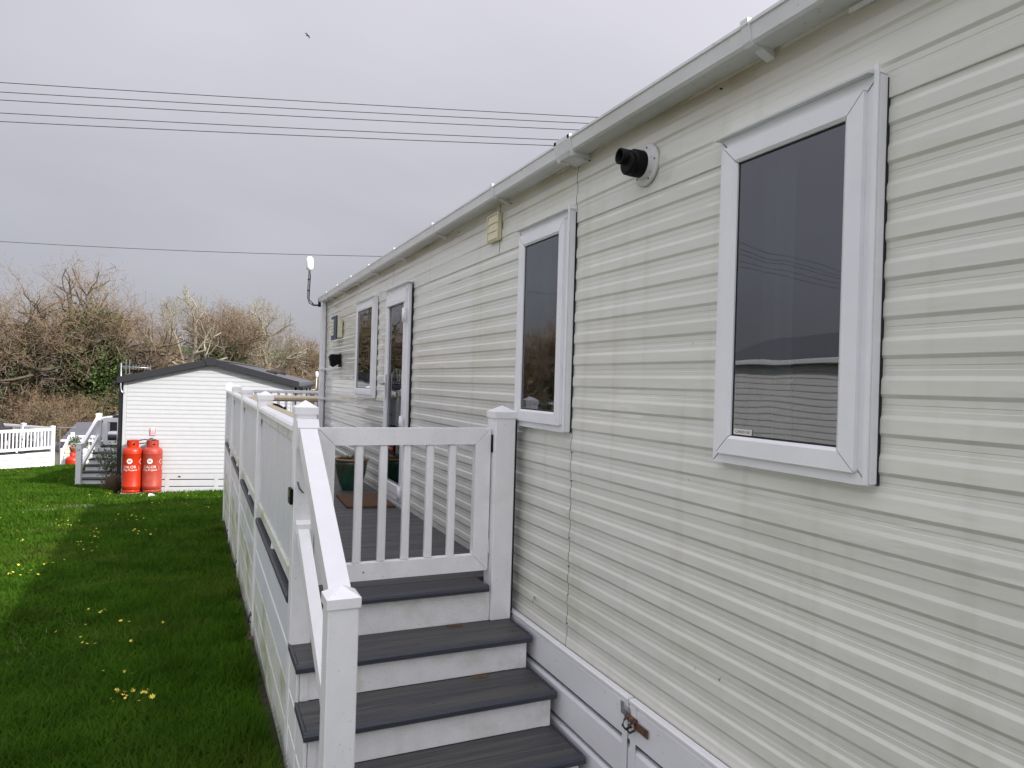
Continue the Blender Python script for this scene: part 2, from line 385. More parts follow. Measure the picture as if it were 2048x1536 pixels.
def zg(x, y):
    """height of the ground"""
    if y < 28: return -0.056 * y
    if y < 38: return -1.568 - 0.15 * (y - 28)
    return -3.068 - 0.02 * (y - 38)
def px(u, v, **k):
    """photo pixel -> world point on a plane x=, y= or z= (metres)"""
    a = (u - 1024) / 1400.; b = (768 - v) / 1400.
    c, s = math.cos(ROLL), math.sin(ROLL); r = a * c - b * s; up = a * s + b * c
    d = Vector((math.sin(YAW) + math.cos(YAW) * r, math.cos(YAW) - math.sin(YAW) * r, up)); o = Vector((-1.65, 0, E))
    if 'y' in k: t = (k['y'] - o.y) / d.y
    elif 'x' in k: t = (k['x'] - o.x) / d.x
    elif 'z' in k: t = (k['z'] - o.z) / d.z
    else: t = -E / (d.z + .056 * d.y)         # the sloping lawn
    return o + d * t

# ================================================================== SETTING
def build_ground():
    xs = np.concatenate([np.linspace(-300, -30, 12), np.linspace(-26, 26, 105), np.linspace(30, 300, 12)])
    ys = np.concatenate([np.linspace(-60, -2, 12), np.linspace(0, 42, 127), np.linspace(46, 320, 24)])
    V = []
    for y in ys:
        for x in xs:
            z = zg(x, max(y, 0))
            if 1 < y < 45: z += 0.018 * mnoise.noise(Vector((x * .8, y * .8, 0))) - .01
            V.append((x, y, z))
    n = len(xs); F = [(j * n + i, j * n + i + 1, (j + 1) * n + i + 1, (j + 1) * n + i) for j in range(len(ys) - 1) for i in range(n - 1)]
    np_obj('ground', V, F, 'ground_mat', kind='structure', label='sloping green lawn under the grass', smooth=True)
    # far hill
    V = []; xs = np.linspace(-500, 500, 81); ys = np.linspace(300, 900, 25)
    for y in ys:
        for x in xs:
            t = min(1, (y - 300) / 260)
            h = (3 * t * t - 2 * t ** 3) * (26 + 7 * mnoise.noise(Vector((x * .006, 1.3, 0))) + 4 * mnoise.noise(Vector((x * .02, y * .02, 0))))
            V.append((x, y, -7.8 + h + (1.2 * mnoise.noise(Vector((x * .09, y * .09, 4))) if t > .1 else 0)))
    n = len(xs); F = [(j * n + i, j * n + i + 1, (j + 1) * n + i + 1, (j + 1) * n + i) for j in range(len(ys) - 1) for i in range(n - 1)]
    np_obj('hill', V, F, 'hill_mat', kind='structure', label='far brown wooded hill with green fields', smooth=True)
    # bare earth strip along the deck
    V = []; F = []; ys = np.linspace(2.2, 12.4, 80)
    for i, y in enumerate(ys):
        w = 0.10 + 0.20 * mnoise.noise(Vector((3, y * .9, 0))) + .07 * mnoise.noise(Vector((9, y * 3, 0)))
        for k in range(5):
            t = k / 4; x = -1.15 - (w + .1) * t
            V.append((x, y, zg(x, y) + .020 - .03 * t + .012 * mnoise.noise(Vector((x * 9, y * 9, 2)))))
    for i in range(len(ys) - 1):
        for k in range(4): F.append((i * 5 + k, i * 5 + k + 1, (i + 1) * 5 + k + 1, (i + 1) * 5 + k))
    np_obj('earth_strip', V, F, 'mud', kind='structure', label='bare muddy strip of earth along the deck foot', smooth=True)
build_ground()

def build_grass():
    N = 330000
    u = nr.random(N)
    Y = 2.6 * (28.4 / 2.6) ** u                       # density falls with distance
    left = -1.65 - 0.2214 * Y - 0.9
    right = np.where(Y < 12.4, -1.27, np.where(Y < 17.4, 0.8, -3.3))
    X = left + (right - left) * nr.random(N)
    zgv = -0.056 * Y
    # keep clear of things standing on the lawn
    keep = ~((Y > 18) & (X > -3.3 - (Y - 18) * 0 ))
    edge = np.clip((-1.26 - X) / .34, 0, 1); keep &= (Y > 12.4) | (nr.random(N) < .42 + .58 * edge)
    X, Y, zgv = X[keep], Y[keep], zgv[keep]; n = len(X)
    pn = np.array([mnoise.noise(Vector((a * .9, b * .9, 0))) for a, b in zip(X[::1], Y[::1])])
    dist = np.sqrt((X + 1.65) ** 2 + Y ** 2)
    h = (0.042 + 0.045 * nr.random(n) ** 2) * (1 + .6 * pn) * np.where(X > -2.3, 1.15, 1.0)
    w = 0.0016 + 0.00055 * dist
    a = nr.random(n) * 2 * np.pi; bend = (0.35 + .8 * nr.random(n)) * h; ba = a + np.pi / 2 + nr.normal(0, .5, n)
    ca, sa = np.cos(a) * w, np.sin(a) * w
    P0 = np.stack([X - ca, Y - sa, zgv], 1); P1 = np.stack([X + ca, Y + sa, zgv], 1)
    mx_, my_ = X + np.cos(ba) * bend * .3, Y + np.sin(ba) * bend * .3
    M0 = np.stack([mx_ - ca * .7, my_ - sa * .7, zgv + h * .6], 1); M1 = np.stack([mx_ + ca * .7, my_ + sa * .7, zgv + h * .6], 1)
    T = np.stack([X + np.cos(ba) * bend, Y + np.sin(ba) * bend, zgv + h], 1)
    V = np.stack([P0, P1, M0, M1, T], 1).reshape(-1, 3)
    b = np.arange(n)[:, None] * 5
    F = np.concatenate([b + [0, 1, 3], b + [0, 3, 2], b + [2, 3, 4]], 0)
    np_obj('grass', V, F, 'grass', kind='stuff', label='short green lawn grass in front of the caravans', cat='grass')
    # dry straw-coloured blades and longer tufts along the deck
    n = 6000; Y = 2.6 * (24 / 2.6) ** nr.random(n); X = (-1.65 - .2214 * Y - .9) * (1 - nr.random(n)) + nr.random(n) * 0
    X = (-1.65 - .2214 * Y - .9) + ((-1.3) - (-1.65 - .2214 * Y - .9)) * nr.random(n); z = -.056 * Y; d = np.hypot(X + 1.65, Y)
    a = nr.random(n) * 6.283; h = .03 + .03 * nr.random(n); w = .0014 + .0004 * d; l = .05 + .05 * nr.random(n)
    P = np.stack([X, Y, z + .01], 1); D = np.stack([np.cos(a) * l, np.sin(a) * l, h], 1); S = np.stack([-np.sin(a) * w, np.cos(a) * w, 0 * w], 1)
    np_obj('dry_grass', np.stack([P - S, P + S, P + D], 1).reshape(-1, 3), np.arange(3 * n).reshape(-1, 3), 'straw', kind='stuff', label='pale dry blades mixed through the lawn', cat='dry grass')
    n = 9000; Y = nr.uniform(2.6, 12.3, n); c = (np.floor(Y * 3.1) * 12.9898) % 1.0
    X = -1.27 - np.abs(nr.normal(0, .10, n)); Y = Y + 0; k = np.array([mnoise.noise(Vector((7.0, float(y) * 1.7, 0))) for y in Y]) > -.08
    X, Y = X[k], Y[k]; n = len(X); z = -.056 * Y; a = nr.random(n) * 6.283; h = .07 + .07 * nr.random(n); w = .0030 + .0004 * Y; l = .03 + .07 * nr.random(n)
    P = np.stack([X, Y, z], 1); D = np.stack([np.cos(a) * l, np.sin(a) * l, h], 1); S = np.stack([-np.sin(a) * w, np.cos(a) * w, 0 * w], 1)
    M = P + D * np.array([.4, .4, .62])
    V = np.stack([P - S, P + S, M + S * .7, M - S * .7, P + D], 1).reshape(-1, 3); b = np.arange(n)[:, None] * 5
    np_obj('grass_tufts', V, np.concatenate([b + [0, 1, 2], b + [0, 2, 3], b + [3, 2, 4]], 0), 'grass', kind='stuff', label='longer grass tufts along the foot of the deck', cat='grass')
    # leaf litter in the earth strip
    m = MB()
    for i in range(420):
        y = rnd.uniform(3, 12); x = -1.30 - abs(rnd.gauss(0, .13)); z = zg(x, y) + .022
        s = rnd.uniform(.008, .022); t = rnd.uniform(0, 6.28); d = rnd.uniform(-.012, .012)
        m.add([(x + s * math.cos(t), y + s * math.sin(t), z + d), (x - s * .5 * math.sin(t), y + s * .5 * math.cos(t), z + .006),
               (x - s * math.cos(t), y - s * math.sin(t), z - d * .5), (x + s * .5 * math.sin(t), y - s * .5 * math.cos(t), z + .003)], [(0, 1, 2, 3)])
    solo('leaf_litter', m, 'leaf_litter', 'dead brown leaves and bits along the foot of the deck', 'leaf litter', kind='stuff')
build_grass()

# ================================================================== NEAR CARAVAN
CY0, CY1 = -3.2, 10.25
car = thing('static_caravan', 'long cream ribbed static caravan filling the right side, with three windows and a glazed door', 'caravan', (1.8, 3.5, 0))
def rib_profile(zt, zb, first, pitch=0.1027, hem_top=False, hem_bot=True):
    """(z, x) points from top to bottom for a pressed sheet"""
    pts = [(zt, 0.0)]
    k = 0
    while True:
        d = first - k * pitch
        if d < zb + .02: break
        for dz, x in ((.0590, 0), (.0570, -.0003), (.0470, -.0042), (.0450, -.0046), (.0100, -.0052), (.0088, -.0048), (-.0002, -.0004), (-.0015, 0), (-.0170, .0002), (-.0185, .0010), (-.0290, .0010), (-.0305, .0002)):
            if zb + .010 < d + dz < zt - .004 and not (x > 0 and d + dz < zb + .04): pts.append((d + dz, x))
        k += 1
    if hem_bot: pts += [(zb + .004, 0.0), (zb + .001, .0006), (zb, .002), (zb - .0005, .009)]
    else: pts.append((zb, 0.0))
    return pts
HOLES = [(1.335, 1.87, -.205, .815), (3.01, 3.52, -.19, .815), (7.07, 7.89, -.15, .815), (5.83, 6.52, -1.10, .80)]
def sheet(y0, y1, prof, off=0.0):
    cuts = sorted({y0, y1} | {h[i] for h in HOLES for i in (0, 1) if y0 < h[i] < y1})
    m = MB()
    for a, b in zip(cuts[:-1], cuts[1:]):
        mid = (a + b) / 2; hs = [h for h in HOLES if h[0] < mid < h[1]]
        segs = [prof]
        for h in hs:
            new = []
            for pr in segs:
                up = [p for p in pr if p[0] > h[3]]; lo = [p for p in pr if p[0] < h[2]]
                if len(up) and pr[-1][0] < h[3]: up = up + [(h[3], up[-1][1])]
                if len(lo) and pr[0][0] > h[2]: lo = [(h[2], lo[0][1])] + lo
                new += [s for s in (up, lo) if len(s) > 1]
            segs = new
        ny = max(1, int((b - a) / .22))
        for pr in segs:
            V = []
            for j in range(ny + 1):
                y = a + (b - a) * j / ny
                for z, x in pr:
                    w = 0.0
                    V.append((x + off + w, y, z + E))
            k = len(pr)
            m.add(V, [(j * k + i, j * k + i + 1, (j + 1) * k + i + 1, (j + 1) * k + i) for j in range(ny) for i in range(k - 1)])
    return m
G = .002
for y0, y1, off in ((CY0, 2.9605, 0), (2.9665, 3.9145, .001), (3.9185, 5.6545, 0), (5.6585, 6.4545, .001), (6.4585, CY1, 0)):
    part('siding_panel', sheet(y0, y1, rib_profile(1.12, .785, 1.078, .1027), off - .003), 'siding', car)
for y0, y1, off in ((CY0, 2.9605, 0), (2.9665, 5.80, .001), (6.55, CY1, 0)):
    part('siding_panel', sheet(y0, y1, rib_profile(.800, -.455, .711), off + .004), 'siding', car)
    part('siding_panel', sheet(y0, y1, rib_profile(-.448, -1.32, -.547, hem_bot=False), off + .008), 'siding', car)
# body behind the sheets
m = MB()
m.add([(.02, CY0, E - 1.30), (3.66, CY0, E - 1.30), (3.66, CY1, E - 1.30), (.02, CY1, E - 1.30), (.02, CY0, E + 1.12), (3.66, CY0, E + 1.12), (3.66, CY1, E + 1.12), (.02, CY1, E + 1.12),
       (1.84, CY0, E + 1.60), (1.84, CY1, E + 1.60)],
      [(0, 3, 2, 1), (1, 2, 6, 5), (0, 1, 5, 8, 4), (3, 7, 9, 6, 2)])
part('body_wall', m, 'interior', car)
m = MB().prism_y([(-.06, E + 1.135), (1.84, E + 1.66), (3.74, E + 1.135), (3.74, E + 1.11), (1.84, E + 1.61), (-.06, E + 1.11)], CY0 - .1, CY1 + .08)
part('roof', m, 'roof_tile', car)
for y in (2.9635, 3.9165, 5.6565, 6.4565): part('seam_backing', MB().box(.0135, .02, y - .012, y + .012, E - 1.28 if y < 3 else E + .9, E + 1.1), 'gap_dark', car)
# rivets along the seam
for i in range(17):
    z = 1.05 - i * .137
    if not (-.24 < z < .87): part('rivet', MB().tube([(.002, 2.95, E + z), (-.0065, 2.945, E + z)], .0022, 6), 'iron_dark', car)
for k in range(5): part('rivet', MB().tube([(.0, 1.05 + k * .9, E + 1.055), (-.011, 1.05 + k * .9, E + 1.055)], .0028, 6), 'iron_dark', car)
# corner trim and downpipe at the far end
part('corner_trim', MB().box(-.018, .03, CY1 - .03, CY1 + .02, E - 1.25, E + 1.08, .004), 'pvc_gutter', car)
dp = part('downpipe', MB().box(-.085, -.02, CY1 - .13, CY1 - .04, E - 1.22, E + 1.09, .008), 'skirt_grey', car)
for z in (.12, -.30, -.9): part('pipe_clip', MB().box(-.09, .0, CY1 - .15, CY1 - .02, E + z, E + z + .03, .004), 'skirt_grey', dp)
# gutter: square-line section along the eave
gp = [(-.004, 1.088), (-.088, 1.088), (-.098, 1.096), (-.106, 1.142), (-.112, 1.146), (-.112, 1.156), (-.096, 1.156), (-.094, 1.135), (-.086, 1.100), (-.012, 1.100), (-.012, 1.15), (-.004, 1.15)]
gut = part('gutter', MB().prism_y([(x, E + z) for x, z in gp], CY0, CY1 + .04), 'pvc_gutter', car)
def gbr(y, w, o=.006):
    q = [(-.002, 1.060), (-.03, 1.070), (-.055, 1.088 - o), (-.092, 1.088 - o), (-.104, 1.095), (-.112 - o * .3, 1.140), (-.118, 1.146), (-.118, 1.164), (-.100, 1.164), (-.104, 1.15), (-.098, 1.096), (-.088, 1.0885), (-.002, 1.0885)]
    return MB().prism_y([(x, E + z) for x, z in q], y - w / 2, y + w / 2)
for y in (1.72, 3.80, 4.95, 6.05, 7.05, 7.95, 8.8, 9.6, .6, -.6): part('gutter_bracket', gbr(y, .035), 'pvc_gutter', gut)
j = part('gutter_joint', gbr(2.93, .15, .012), 'pvc_gutter', gut)
for y in (2.865, 2.995): part('joint_clip', gbr(y, .022, .018), 'pvc_gutter', j)
part('fascia_strip', MB().box(-.012, -.0135 + .012, CY0, 1.42, E + 1.066, E + 1.082, .002), 'pvc_gutter', car)

def frame_pieces(parent, name, x0, x1, y0, y1, z0, z1, w, m, dyz=.010):
    """four mitred pieces of a rectangular frame in a plane x=const (x0 outer face)"""
    A = [(y0, z0), (y1, z0), (y1, z1), (y0, z1)]; B = [(y0 + w, z0 + w), (y1 - w, z0 + w), (y1 - w, z1 - w), (y0 + w, z1 - w)]
    b = (x1 - x0) * .25; out = []
    for i in range(4):
        j = (i + 1) % 4; g = .0004
        q = [A[i], A[j], B[j], B[i]]; cx = sum(p[0] for p in q) / 4; cz = sum(p[1] for p in q) / 4
        q = [(p[0] + (cx - p[0]) * g / w, p[1] + (cz - p[1]) * g / w) for p in q]
        qi = [(p[0] + (cx - p[0]) * .10 * (.4 if k > 1 else .15), p[1] + (cz - p[1]) * .12) for k, p in enumerate(q)]
        # inner edge chamfered towards the pane
        mb = MB(); fr = []
        e = [q[0], q[1], (q[2][0], q[2][1]), (q[3][0], q[3][1])]
        nx, nz = [(0, 1), (-1, 0), (0, -1), (1, 0)][i]
        in2 = [(e[2][0] + (e[1][0] - e[2][0]) * dyz / w, e[2][1] + (e[1][1] - e[2][1]) * dyz / w), (e[3][0] + (e[0][0] - e[3][0]) * dyz / w, e[3][1] + (e[0][1] - e[3][1]) * dyz / w)]
        cd = dyz * .7
        V = [(x0, *e[0]), (x0, *e[1]), (x0, *in2[0]), (x0, *in2[1]), (x0 + cd, *e[2]), (x0 + cd, *e[3]), (x1, *e[0]), (x1, *e[1]), (x1, *e[2]), (x1, *e[3])]
        mb.add(V, [(0, 3, 2, 1), (3, 5, 4, 2), (5, 9, 8, 4), (0, 1, 7, 6), (1, 2, 4, 8, 7), (0, 6, 9, 5, 3)])
        out.append(part(name, mb, m, parent))
    return out
def window(y0, y1, z0, z1, label, sash=True, ow=.042):
    z0 += E; z1 += E
    # outer frame, then opening sash standing proud of it, then glass
    g = MB().box(-.010, -.004, y0 + .10, y1 - .10, z0 + .10, z1 - .10)
    win = part('window', MB().box(-.030, .012, y0 + ow, y0 + ow + .004, z0 + ow, z1 - ow), 'pvc_window', car, label=label)
    frame_pieces(win, 'outer_frame', -.034, .02, y0, y1, z0, z1, ow, 'pvc_window', .003)
    frame_pieces(win, 'sash', -.049, -.028, y0 + ow - .004, y1 - ow + .012, z0 + ow - .010, z1 - ow + .006, .062, 'pvc_window')
    part('gasket', MB().box(-.036, -.031, y0 + ow + .054, y1 - ow - .046, z0 + ow + .05, z0 + ow + .058).box(-.036, -.031, y0 + ow + .054, y1 - ow - .046, z1 - ow - .062, z1 - ow - .054)
         .box(-.036, -.031, y0 + ow + .054, y0 + ow + .062, z0 + ow + .05, z1 - ow - .054).box(-.036, -.031, y1 - ow - .054, y1 - ow - .046, z0 + ow + .05, z1 - ow - .054), 'black_rubber', win)
    part('pane', MB().add([(-.035, y0 + ow + .04, z0 + ow + .04), (-.035, y1 - ow - .04, z0 + ow + .04), (-.035, y1 - ow - .04, z1 - ow - .04), (-.035, y0 + ow + .04, z1 - ow - .04)], [(3, 2, 1, 0)]), 'glass', win)
    part('drip_rail', MB().prism_y([(-.060, z1 - .002), (-.062, z1 + .004), (-.056, z1 + .008), (-.034, z1 + .012), (-.004, z1 + .012), (-.004, z1 + .0005), (-.05, z1 + .0005)], y0 + .018, y1 + .012), 'pvc_window', win)
    part('side_trim', MB().box(-.042, -.0345, y0 + .001, y0 + .016, z0 + .002, z1 + .022, .002), 'pvc_window', win)
    part('sealant', MB().box(-.006, .004, y0 - .0015, y0 + .006, z0 + .002, z1 - .01), 'gap_dark', win)
    return win
w1 = window(1.292, 1.905, -.243, .850, 'nearest tall window reflecting a white caravan')
w2 = window(2.968, 3.560, -.228, .850, 'middle tall narrow-looking window')
w3 = window(7.03, 7.93, -.185, .850, 'farthest window beyond the door')
# sticker on the nearest pane
st = part('sticker', MB().box(-.0385, -.0355, 1.72, 1.80, E - .143, E - .125, 0), 'print_white', w1)
V, F = text_geo('CAR0051585', .0125)
part('sticker_text', MB().add([(-.0392, 1.758 - x, E - .134 + y) for x, y, z in V], F), 'print_grey', w1)
# curtains and blinds inside
def curtain(y0, y1, z0, z1, folds):
    n = folds * 6; m = MB(); V = []
    for i in range(n + 1):
        y = y0 + (y1 - y0) * i / n; x = .10 + .025 * math.sin(i * math.pi / 3)
        V += [(x, y, z0 + E), (x, y, z1 + E)]
    return m.add(V, [(2 * i, 2 * i + 2, 2 * i + 3, 2 * i + 1) for i in range(n)])
for y0, y1 in ((1.70, 1.95), (1.22, 1.33), (3.42, 3.62), (7.78, 8.0), (6.98, 7.15)):
    part('curtain', curtain(y0, y1, -.35, .9, 4), 'curtain', car, True)
# door
dz0, dz1 = E - 1.083, E + .835
door = part('door', MB().box(-.012, .012, 5.86, 5.864, dz0 + .03, dz1 - .03), 'pvc_window', car, label='tall white glazed door opening onto the deck')
frame_pieces(door, 'door_frame', -.036, .02, 5.775, 6.555, dz0, dz1, .052, 'pvc_window')
frame_pieces(door, 'door_leaf', -.052, -.022, 5.822, 6.512, dz0 + .045, dz1 - .048, .075, 'pvc_window')
part('door_pane', MB().add([(-.030, 5.88, dz0 + .11), (-.030, 6.45, dz0 + .11), (-.030, 6.45, dz1 - .11), (-.030, 5.88, dz1 - .11)], [(3, 2, 1, 0)]), 'glass', door)
part('bottom_rail', MB().box(-.058, -.030, 5.88, 6.45, dz0 + .09, dz0 + .17, .004), 'pvc_window', door)
part('header', MB().box(-.060, -.03, 5.83, 6.5, dz1 - .155, dz1 - .10, .004), 'pvc_window', door)
part('drip_rail', MB().box(-.07, -.004, 5.76, 6.57, dz1 + .001, dz1 + .016, .004), 'pvc_window', door)
for z in (.56, -.36, -.96):
    hg = part('hinge', MB().tube([(-.068, 5.815, E + z - .06), (-.068, 5.815, E + z + .06)], .016, 10), 'pvc_window', door, True)
    part('hinge_plate', MB().box(-.064, -.050, 5.80, 5.90, E + z - .035, E + z + .035, .004), 'pvc_window', hg)
hd = part('handle', MB().box(-.064, -.052, 6.425, 6.46, E - .17, E + .06, .004), 'white_box', door)
part('lever', MB().tube([(-.06, 6.44, E - .03), (-.10, 6.44, E - .03), (-.102, 6.33, E - .03)], .010, 8), 'steel', hd, True)
part('sealant', MB().box(-.014, .004, 5.763, 5.778, dz0, dz1 - .01), 'gap_dark', door)
part('kick_strip', MB().box(-.06, .0, 5.77, 6.56, dz0 - .012, dz0 - .0005, .003), 'steel', door)
# boiler flue
fl = part('flue', MB().tube([(0, 0, 0), (0, 0, .006), (0, 0, .012)], [.082, .080, .070], 28), 'flange_white', car, True)
def xz(mb, c, tilt=0.0):
    """turn a +z lathe so it points along -x at c"""
    out = MB(); out.f = mb.f
    for x, y, z in mb.v: out.v.append((c[0] - z, c[1] + x, c[2] + y - z * tilt))
    return out
bpy.data.objects.remove(fl)
FC = (-.008, 2.385, E + .905)
fl = part('flue', xz(MB().lathe([(.086, 0), (.086, .006), (.078, .010), (.058, .011), (.056, .03)], 32), FC), 'flange_white', car, True, label='white round flue flange with a black terminal')
part('flue_pipe', xz(MB().lathe([(.052, .01), (.054, .03), (.054, .072), (.050, .078), (.036, .080), (.034, .084)], 28), FC), 'black_plastic', fl, True)
m = xz(MB().lathe([(.031, .07), (.032, .124), (.026, .124), (.026, .08)], 24, caps=False), (FC[0], FC[1] + .012, FC[2] + .022))
part('flue_outlet', m, 'black_plastic', fl, True)
part('flue_shroud', xz(MB().lathe([(.047, .07), (.046, .094), (.042, .099), (.030, .099)], 24), (FC[0], FC[1], FC[2] - .006)), 'black_plastic', fl, True)
for k in range(5):
    a = k * 1.257 + .5
    part('screw', xz(MB().lathe([(.005, .006), (.004, .012)], 8), (FC[0], FC[1] + .068 * math.cos(a), FC[2] + .068 * math.sin(a))), 'iron_dark', fl)
# extractor vent (cream, three louvres)
v1 = part('wall_vent', MB().box(-.03, -.008, 3.875, 4.045, E + .865, E + 1.03, .004), 'vent_cream', car, label='cream square extractor vent with three louvres under the gutter')
for k in range(3): part('louvre', MB().prism_y([(-.031, E + .878 + k * .048), (-.036, E + .878 + k * .048), (-.0325, E + .922 + k * .048), (-.031, E + .922 + k * .048)], 3.888, 4.032), 'vent_cream', v1)
part('vent_edge', MB().box(-.038, -.028, 3.872, 3.884, E + .862, E + 1.033, .002).box(-.038, -.028, 4.036, 4.048, E + .862, E + 1.033, .002).box(-.038, -.028, 3.885, 4.035, E + 1.024, E + 1.033, .002), 'vent_cream', v1)
# blue name board standing off the wall with pale louvres, and black lantern
nb = part('wall_board', MB().box(-.088, -.07, 8.92, 9.28, E + .50, E + .80, .004), 'vent_sign_blue', car, label='blue board with pale yellow blocks near the far corner')
for k in range(5): part('pale_block', MB().box(-.093, -.0885, 9.08, 9.25, E + .555 + k * .042, E + .590 + k * .042), 'vent_cream', nb)
part('board_box', MB().box(-.07, -.010, 8.90, 9.10, E + .52, E + .76, .004), 'vent_cream', nb)
ln = part('wall_lantern', MB().box(-.022, -.01, 8.93, 9.07, E + .15, E + .32, .004), 'black_plastic', car, label='black wall lantern near the far corner')
part('lantern_head', MB().prism_y([(-.02, E + .31), (-.13, E + .31), (-.15, E + .28), (-.13, E + .17), (-.10, E + .15), (-.02, E + .2)], 8.95, 9.05), 'black_plastic', ln)

# skirting under the caravan
sk = thing('caravan_skirting', 'pale grey skirting boards with a rusty hasp under the cream caravan', 'skirting', (-.03, 2.3, zg(0, 2.3)))
def skirt_board(y0, y1, z1, z0): return MB().prism_y([(-.030, E + z0 + .006), (-.030, E + z1 - .014), (-.026, E + z1 - .004), (-.018, E + z1), (-.004, E + z1), (-.004, E + z0), (-.024, E + z0)], y0, y1)
for y0, y1 in ((2.372, 3.60), (CY0, 2.364)):
    part('lip', MB().prism_y([(-.034, E - 1.268), (-.034, E - 1.258), (-.028, E - 1.254), (-.005, E - 1.254), (-.005, E - 1.268)], y0, y1), 'pvc_clean', sk)
    for k in range(4): part('skirting_board', skirt_board(y0, y1, -1.270 - k * .172, -1.270 - k * .172 - .150), 'skirt_grey', sk)
for y in (2.388, 2.330): part('batten', MB().box(-.0345, -.0305, y - .018, y + .018, E - 1.95, E - 1.272, .001), 'skirt_grey', sk)
part('backing', MB().box(.012, .02, CY0, 3.8, E - 2.0, E - 1.262), 'gap_dark', sk)
hs = part('hasp', MB().box(-.040, -.0348, 2.225, 2.318, E - 1.352, E - 1.318, .002), 'rust', sk, label='rusty hasp and staple on the skirting joint')
part('staple', MB().tube([(-.037, 2.34, E - 1.31), (-.066, 2.345, E - 1.322), (-.072, 2.347, E - 1.345), (-.06, 2.345, E - 1.362), (-.037, 2.335, E - 1.352)], .0045, 8), 'iron_dark', hs, True)
part('staple', MB().tube([(-.037, 2.315, E - 1.322), (-.062, 2.318, E - 1.335), (-.068, 2.32, E - 1.352), (-.056, 2.318, E - 1.366), (-.037, 2.312, E - 1.356)], .0045, 8), 'iron_dark', hs, True)
part('knuckle', MB().tube([(-.044, 2.30, E - 1.318), (-.044, 2.36, E - 1.318)], .012, 10), 'rust', hs, True)
part('bracket', MB().box(-.052, -.035, 2.352, 2.395, E - 1.318, E - 1.288, .002).box(-.052, -.048, 2.375, 2.395, E - 1.29, E - 1.268), 'steel', hs)

# dark scratches on the siding
for pts in (((1064, 1207), (1069, 1193), (1071, 1199)), ((1068, 1193), (1073, 1203)), ((1437, 1356), (1439, 1362), (1441, 1355))):
    part('scratch', MB().tube([px(u, v, x=-.004) for u, v in pts], .0012, 4), 'iron_dark', car)

# WiFi aerial at the far eave
ae = thing('wifi_aerial', 'white rounded aerial on a curved black pole at the far eave of the cream caravan', 'aerial', (-.1, CY1 + .1, E + 1.04))
part('pole', MB().tube([(-.075, CY1 + .06, E + 1.05), (-.17, CY1 + .06, E + 1.045), (-.225, CY1 + .06, E + 1.075), (-.25, CY1 + .06, E + 1.14), (-.252, CY1 + .06, E + 1.25), (-.242, CY1 + .06, E + 1.50), (-.24, CY1 + .06, E + 1.56)], .013, 8), 'cable_grey', ae, True)
part('cable', MB().tube([(-.17, CY1 + .055, E + 1.06), (-.235, CY1 + .05, E + 1.12), (-.232, CY1 + .05, E + 1.3), (-.225, CY1 + .05, E + 1.45), (-.24, CY1 + .05, E + 1.55)], .006, 6), 'black_plastic', ae, True)
part('dome', MB().lathe([(.012, 1.53), (.040, 1.545), (.052, 1.58), (.054, 1.66), (.050, 1.70), (.036, 1.725), (.012, 1.735)], 20, (-.24, CY1 + .06, E)), 'white_box', ae, True)
for z in (1.24, 1.40): part('cable_tie', MB().lathe([(.018, z), (.018, z + .014)], 8, (-.245, CY1 + .057, E)), 'black_plastic', ae)
part('bracket', MB().box(-.10, -.06, CY1 + .02, CY1 + .12, E + 1.03, E + 1.17, .005), 'black_plastic', ae)

# ================================================================== DECK WITH FENCE
DZ = E - 1.085
POSTS = [3.49, 5.68, 7.85, 10.08, 12.25]
dk = thing('deck', 'raised deck of dark grey boards with white fence beside the cream caravan', 'deck', (-.6, 7, zg(0, 7)))
y = 3.502; k = 0
while y < 12.3:
    xr = -.20 if y < 3.60 else -.012 if y < CY1 + .1 else 1.4
    part('deck_board', MB().box(-1.185, xr, y, min(y + .141, 12.33), DZ - .024, DZ + (k % 3) * .0004, .003), 'deck_board', dk)
    y += .145; k += 1
part('front_nosing', MB().prism_x([(3.463, DZ - .002), (3.468, DZ + .002), (3.500, DZ + .002), (3.500, DZ - .034), (3.468, DZ - .034), (3.461, DZ - .028), (3.459, DZ - .014)], -1.112, -.195), 'nosing', dk)
def post(parent, x0, x1, y0, y1, z0, z1, m='pvc', over=.006, caph=.03, apex=.034, local=False):
    p = part('post', MB().box(x0, x1, y0, y1, z0, z1, .004), m, parent, local=local)
    c = MB(); a0, a1, b0, b1 = x0 - over, x1 + over, y0 - over, y1 + over
    V = [(a0, b0, z1 - .004), (a1, b0, z1 - .004), (a1, b1, z1 - .004), (a0, b1, z1 - .004), (a0, b0, z1 + caph), (a1, b0, z1 + caph), (a1, b1, z1 + caph), (a0, b1, z1 + caph), ((a0 + a1) / 2, (b0 + b1) / 2, z1 + caph + apex)]
    c.add(V, [(0, 3, 2, 1), (0, 1, 5, 4), (1, 2, 6, 5), (2, 3, 7, 6), (3, 0, 4, 7), (4, 5, 8), (5, 6, 8), (6, 7, 8), (7, 4, 8)])
    part('post_cap', c, m, p, local=local); return p
PT = E - .172
for i, y in enumerate(POSTS):
    post(dk, -1.226 if i else -1.216, -1.117, y, y + .10, zg(0, y) + (.03 if i else -.05), PT)
cp = post(dk, -.172, -.054, 3.49, 3.608, E - 1.286, PT - .012)
part('post_gap_shade', MB().box(-.0535, -.030, 3.52, 3.60, E - 1.28, PT - .03, .003), 'dark_trim', dk)  # shade in the gap between gate post and wall, put in as black strip
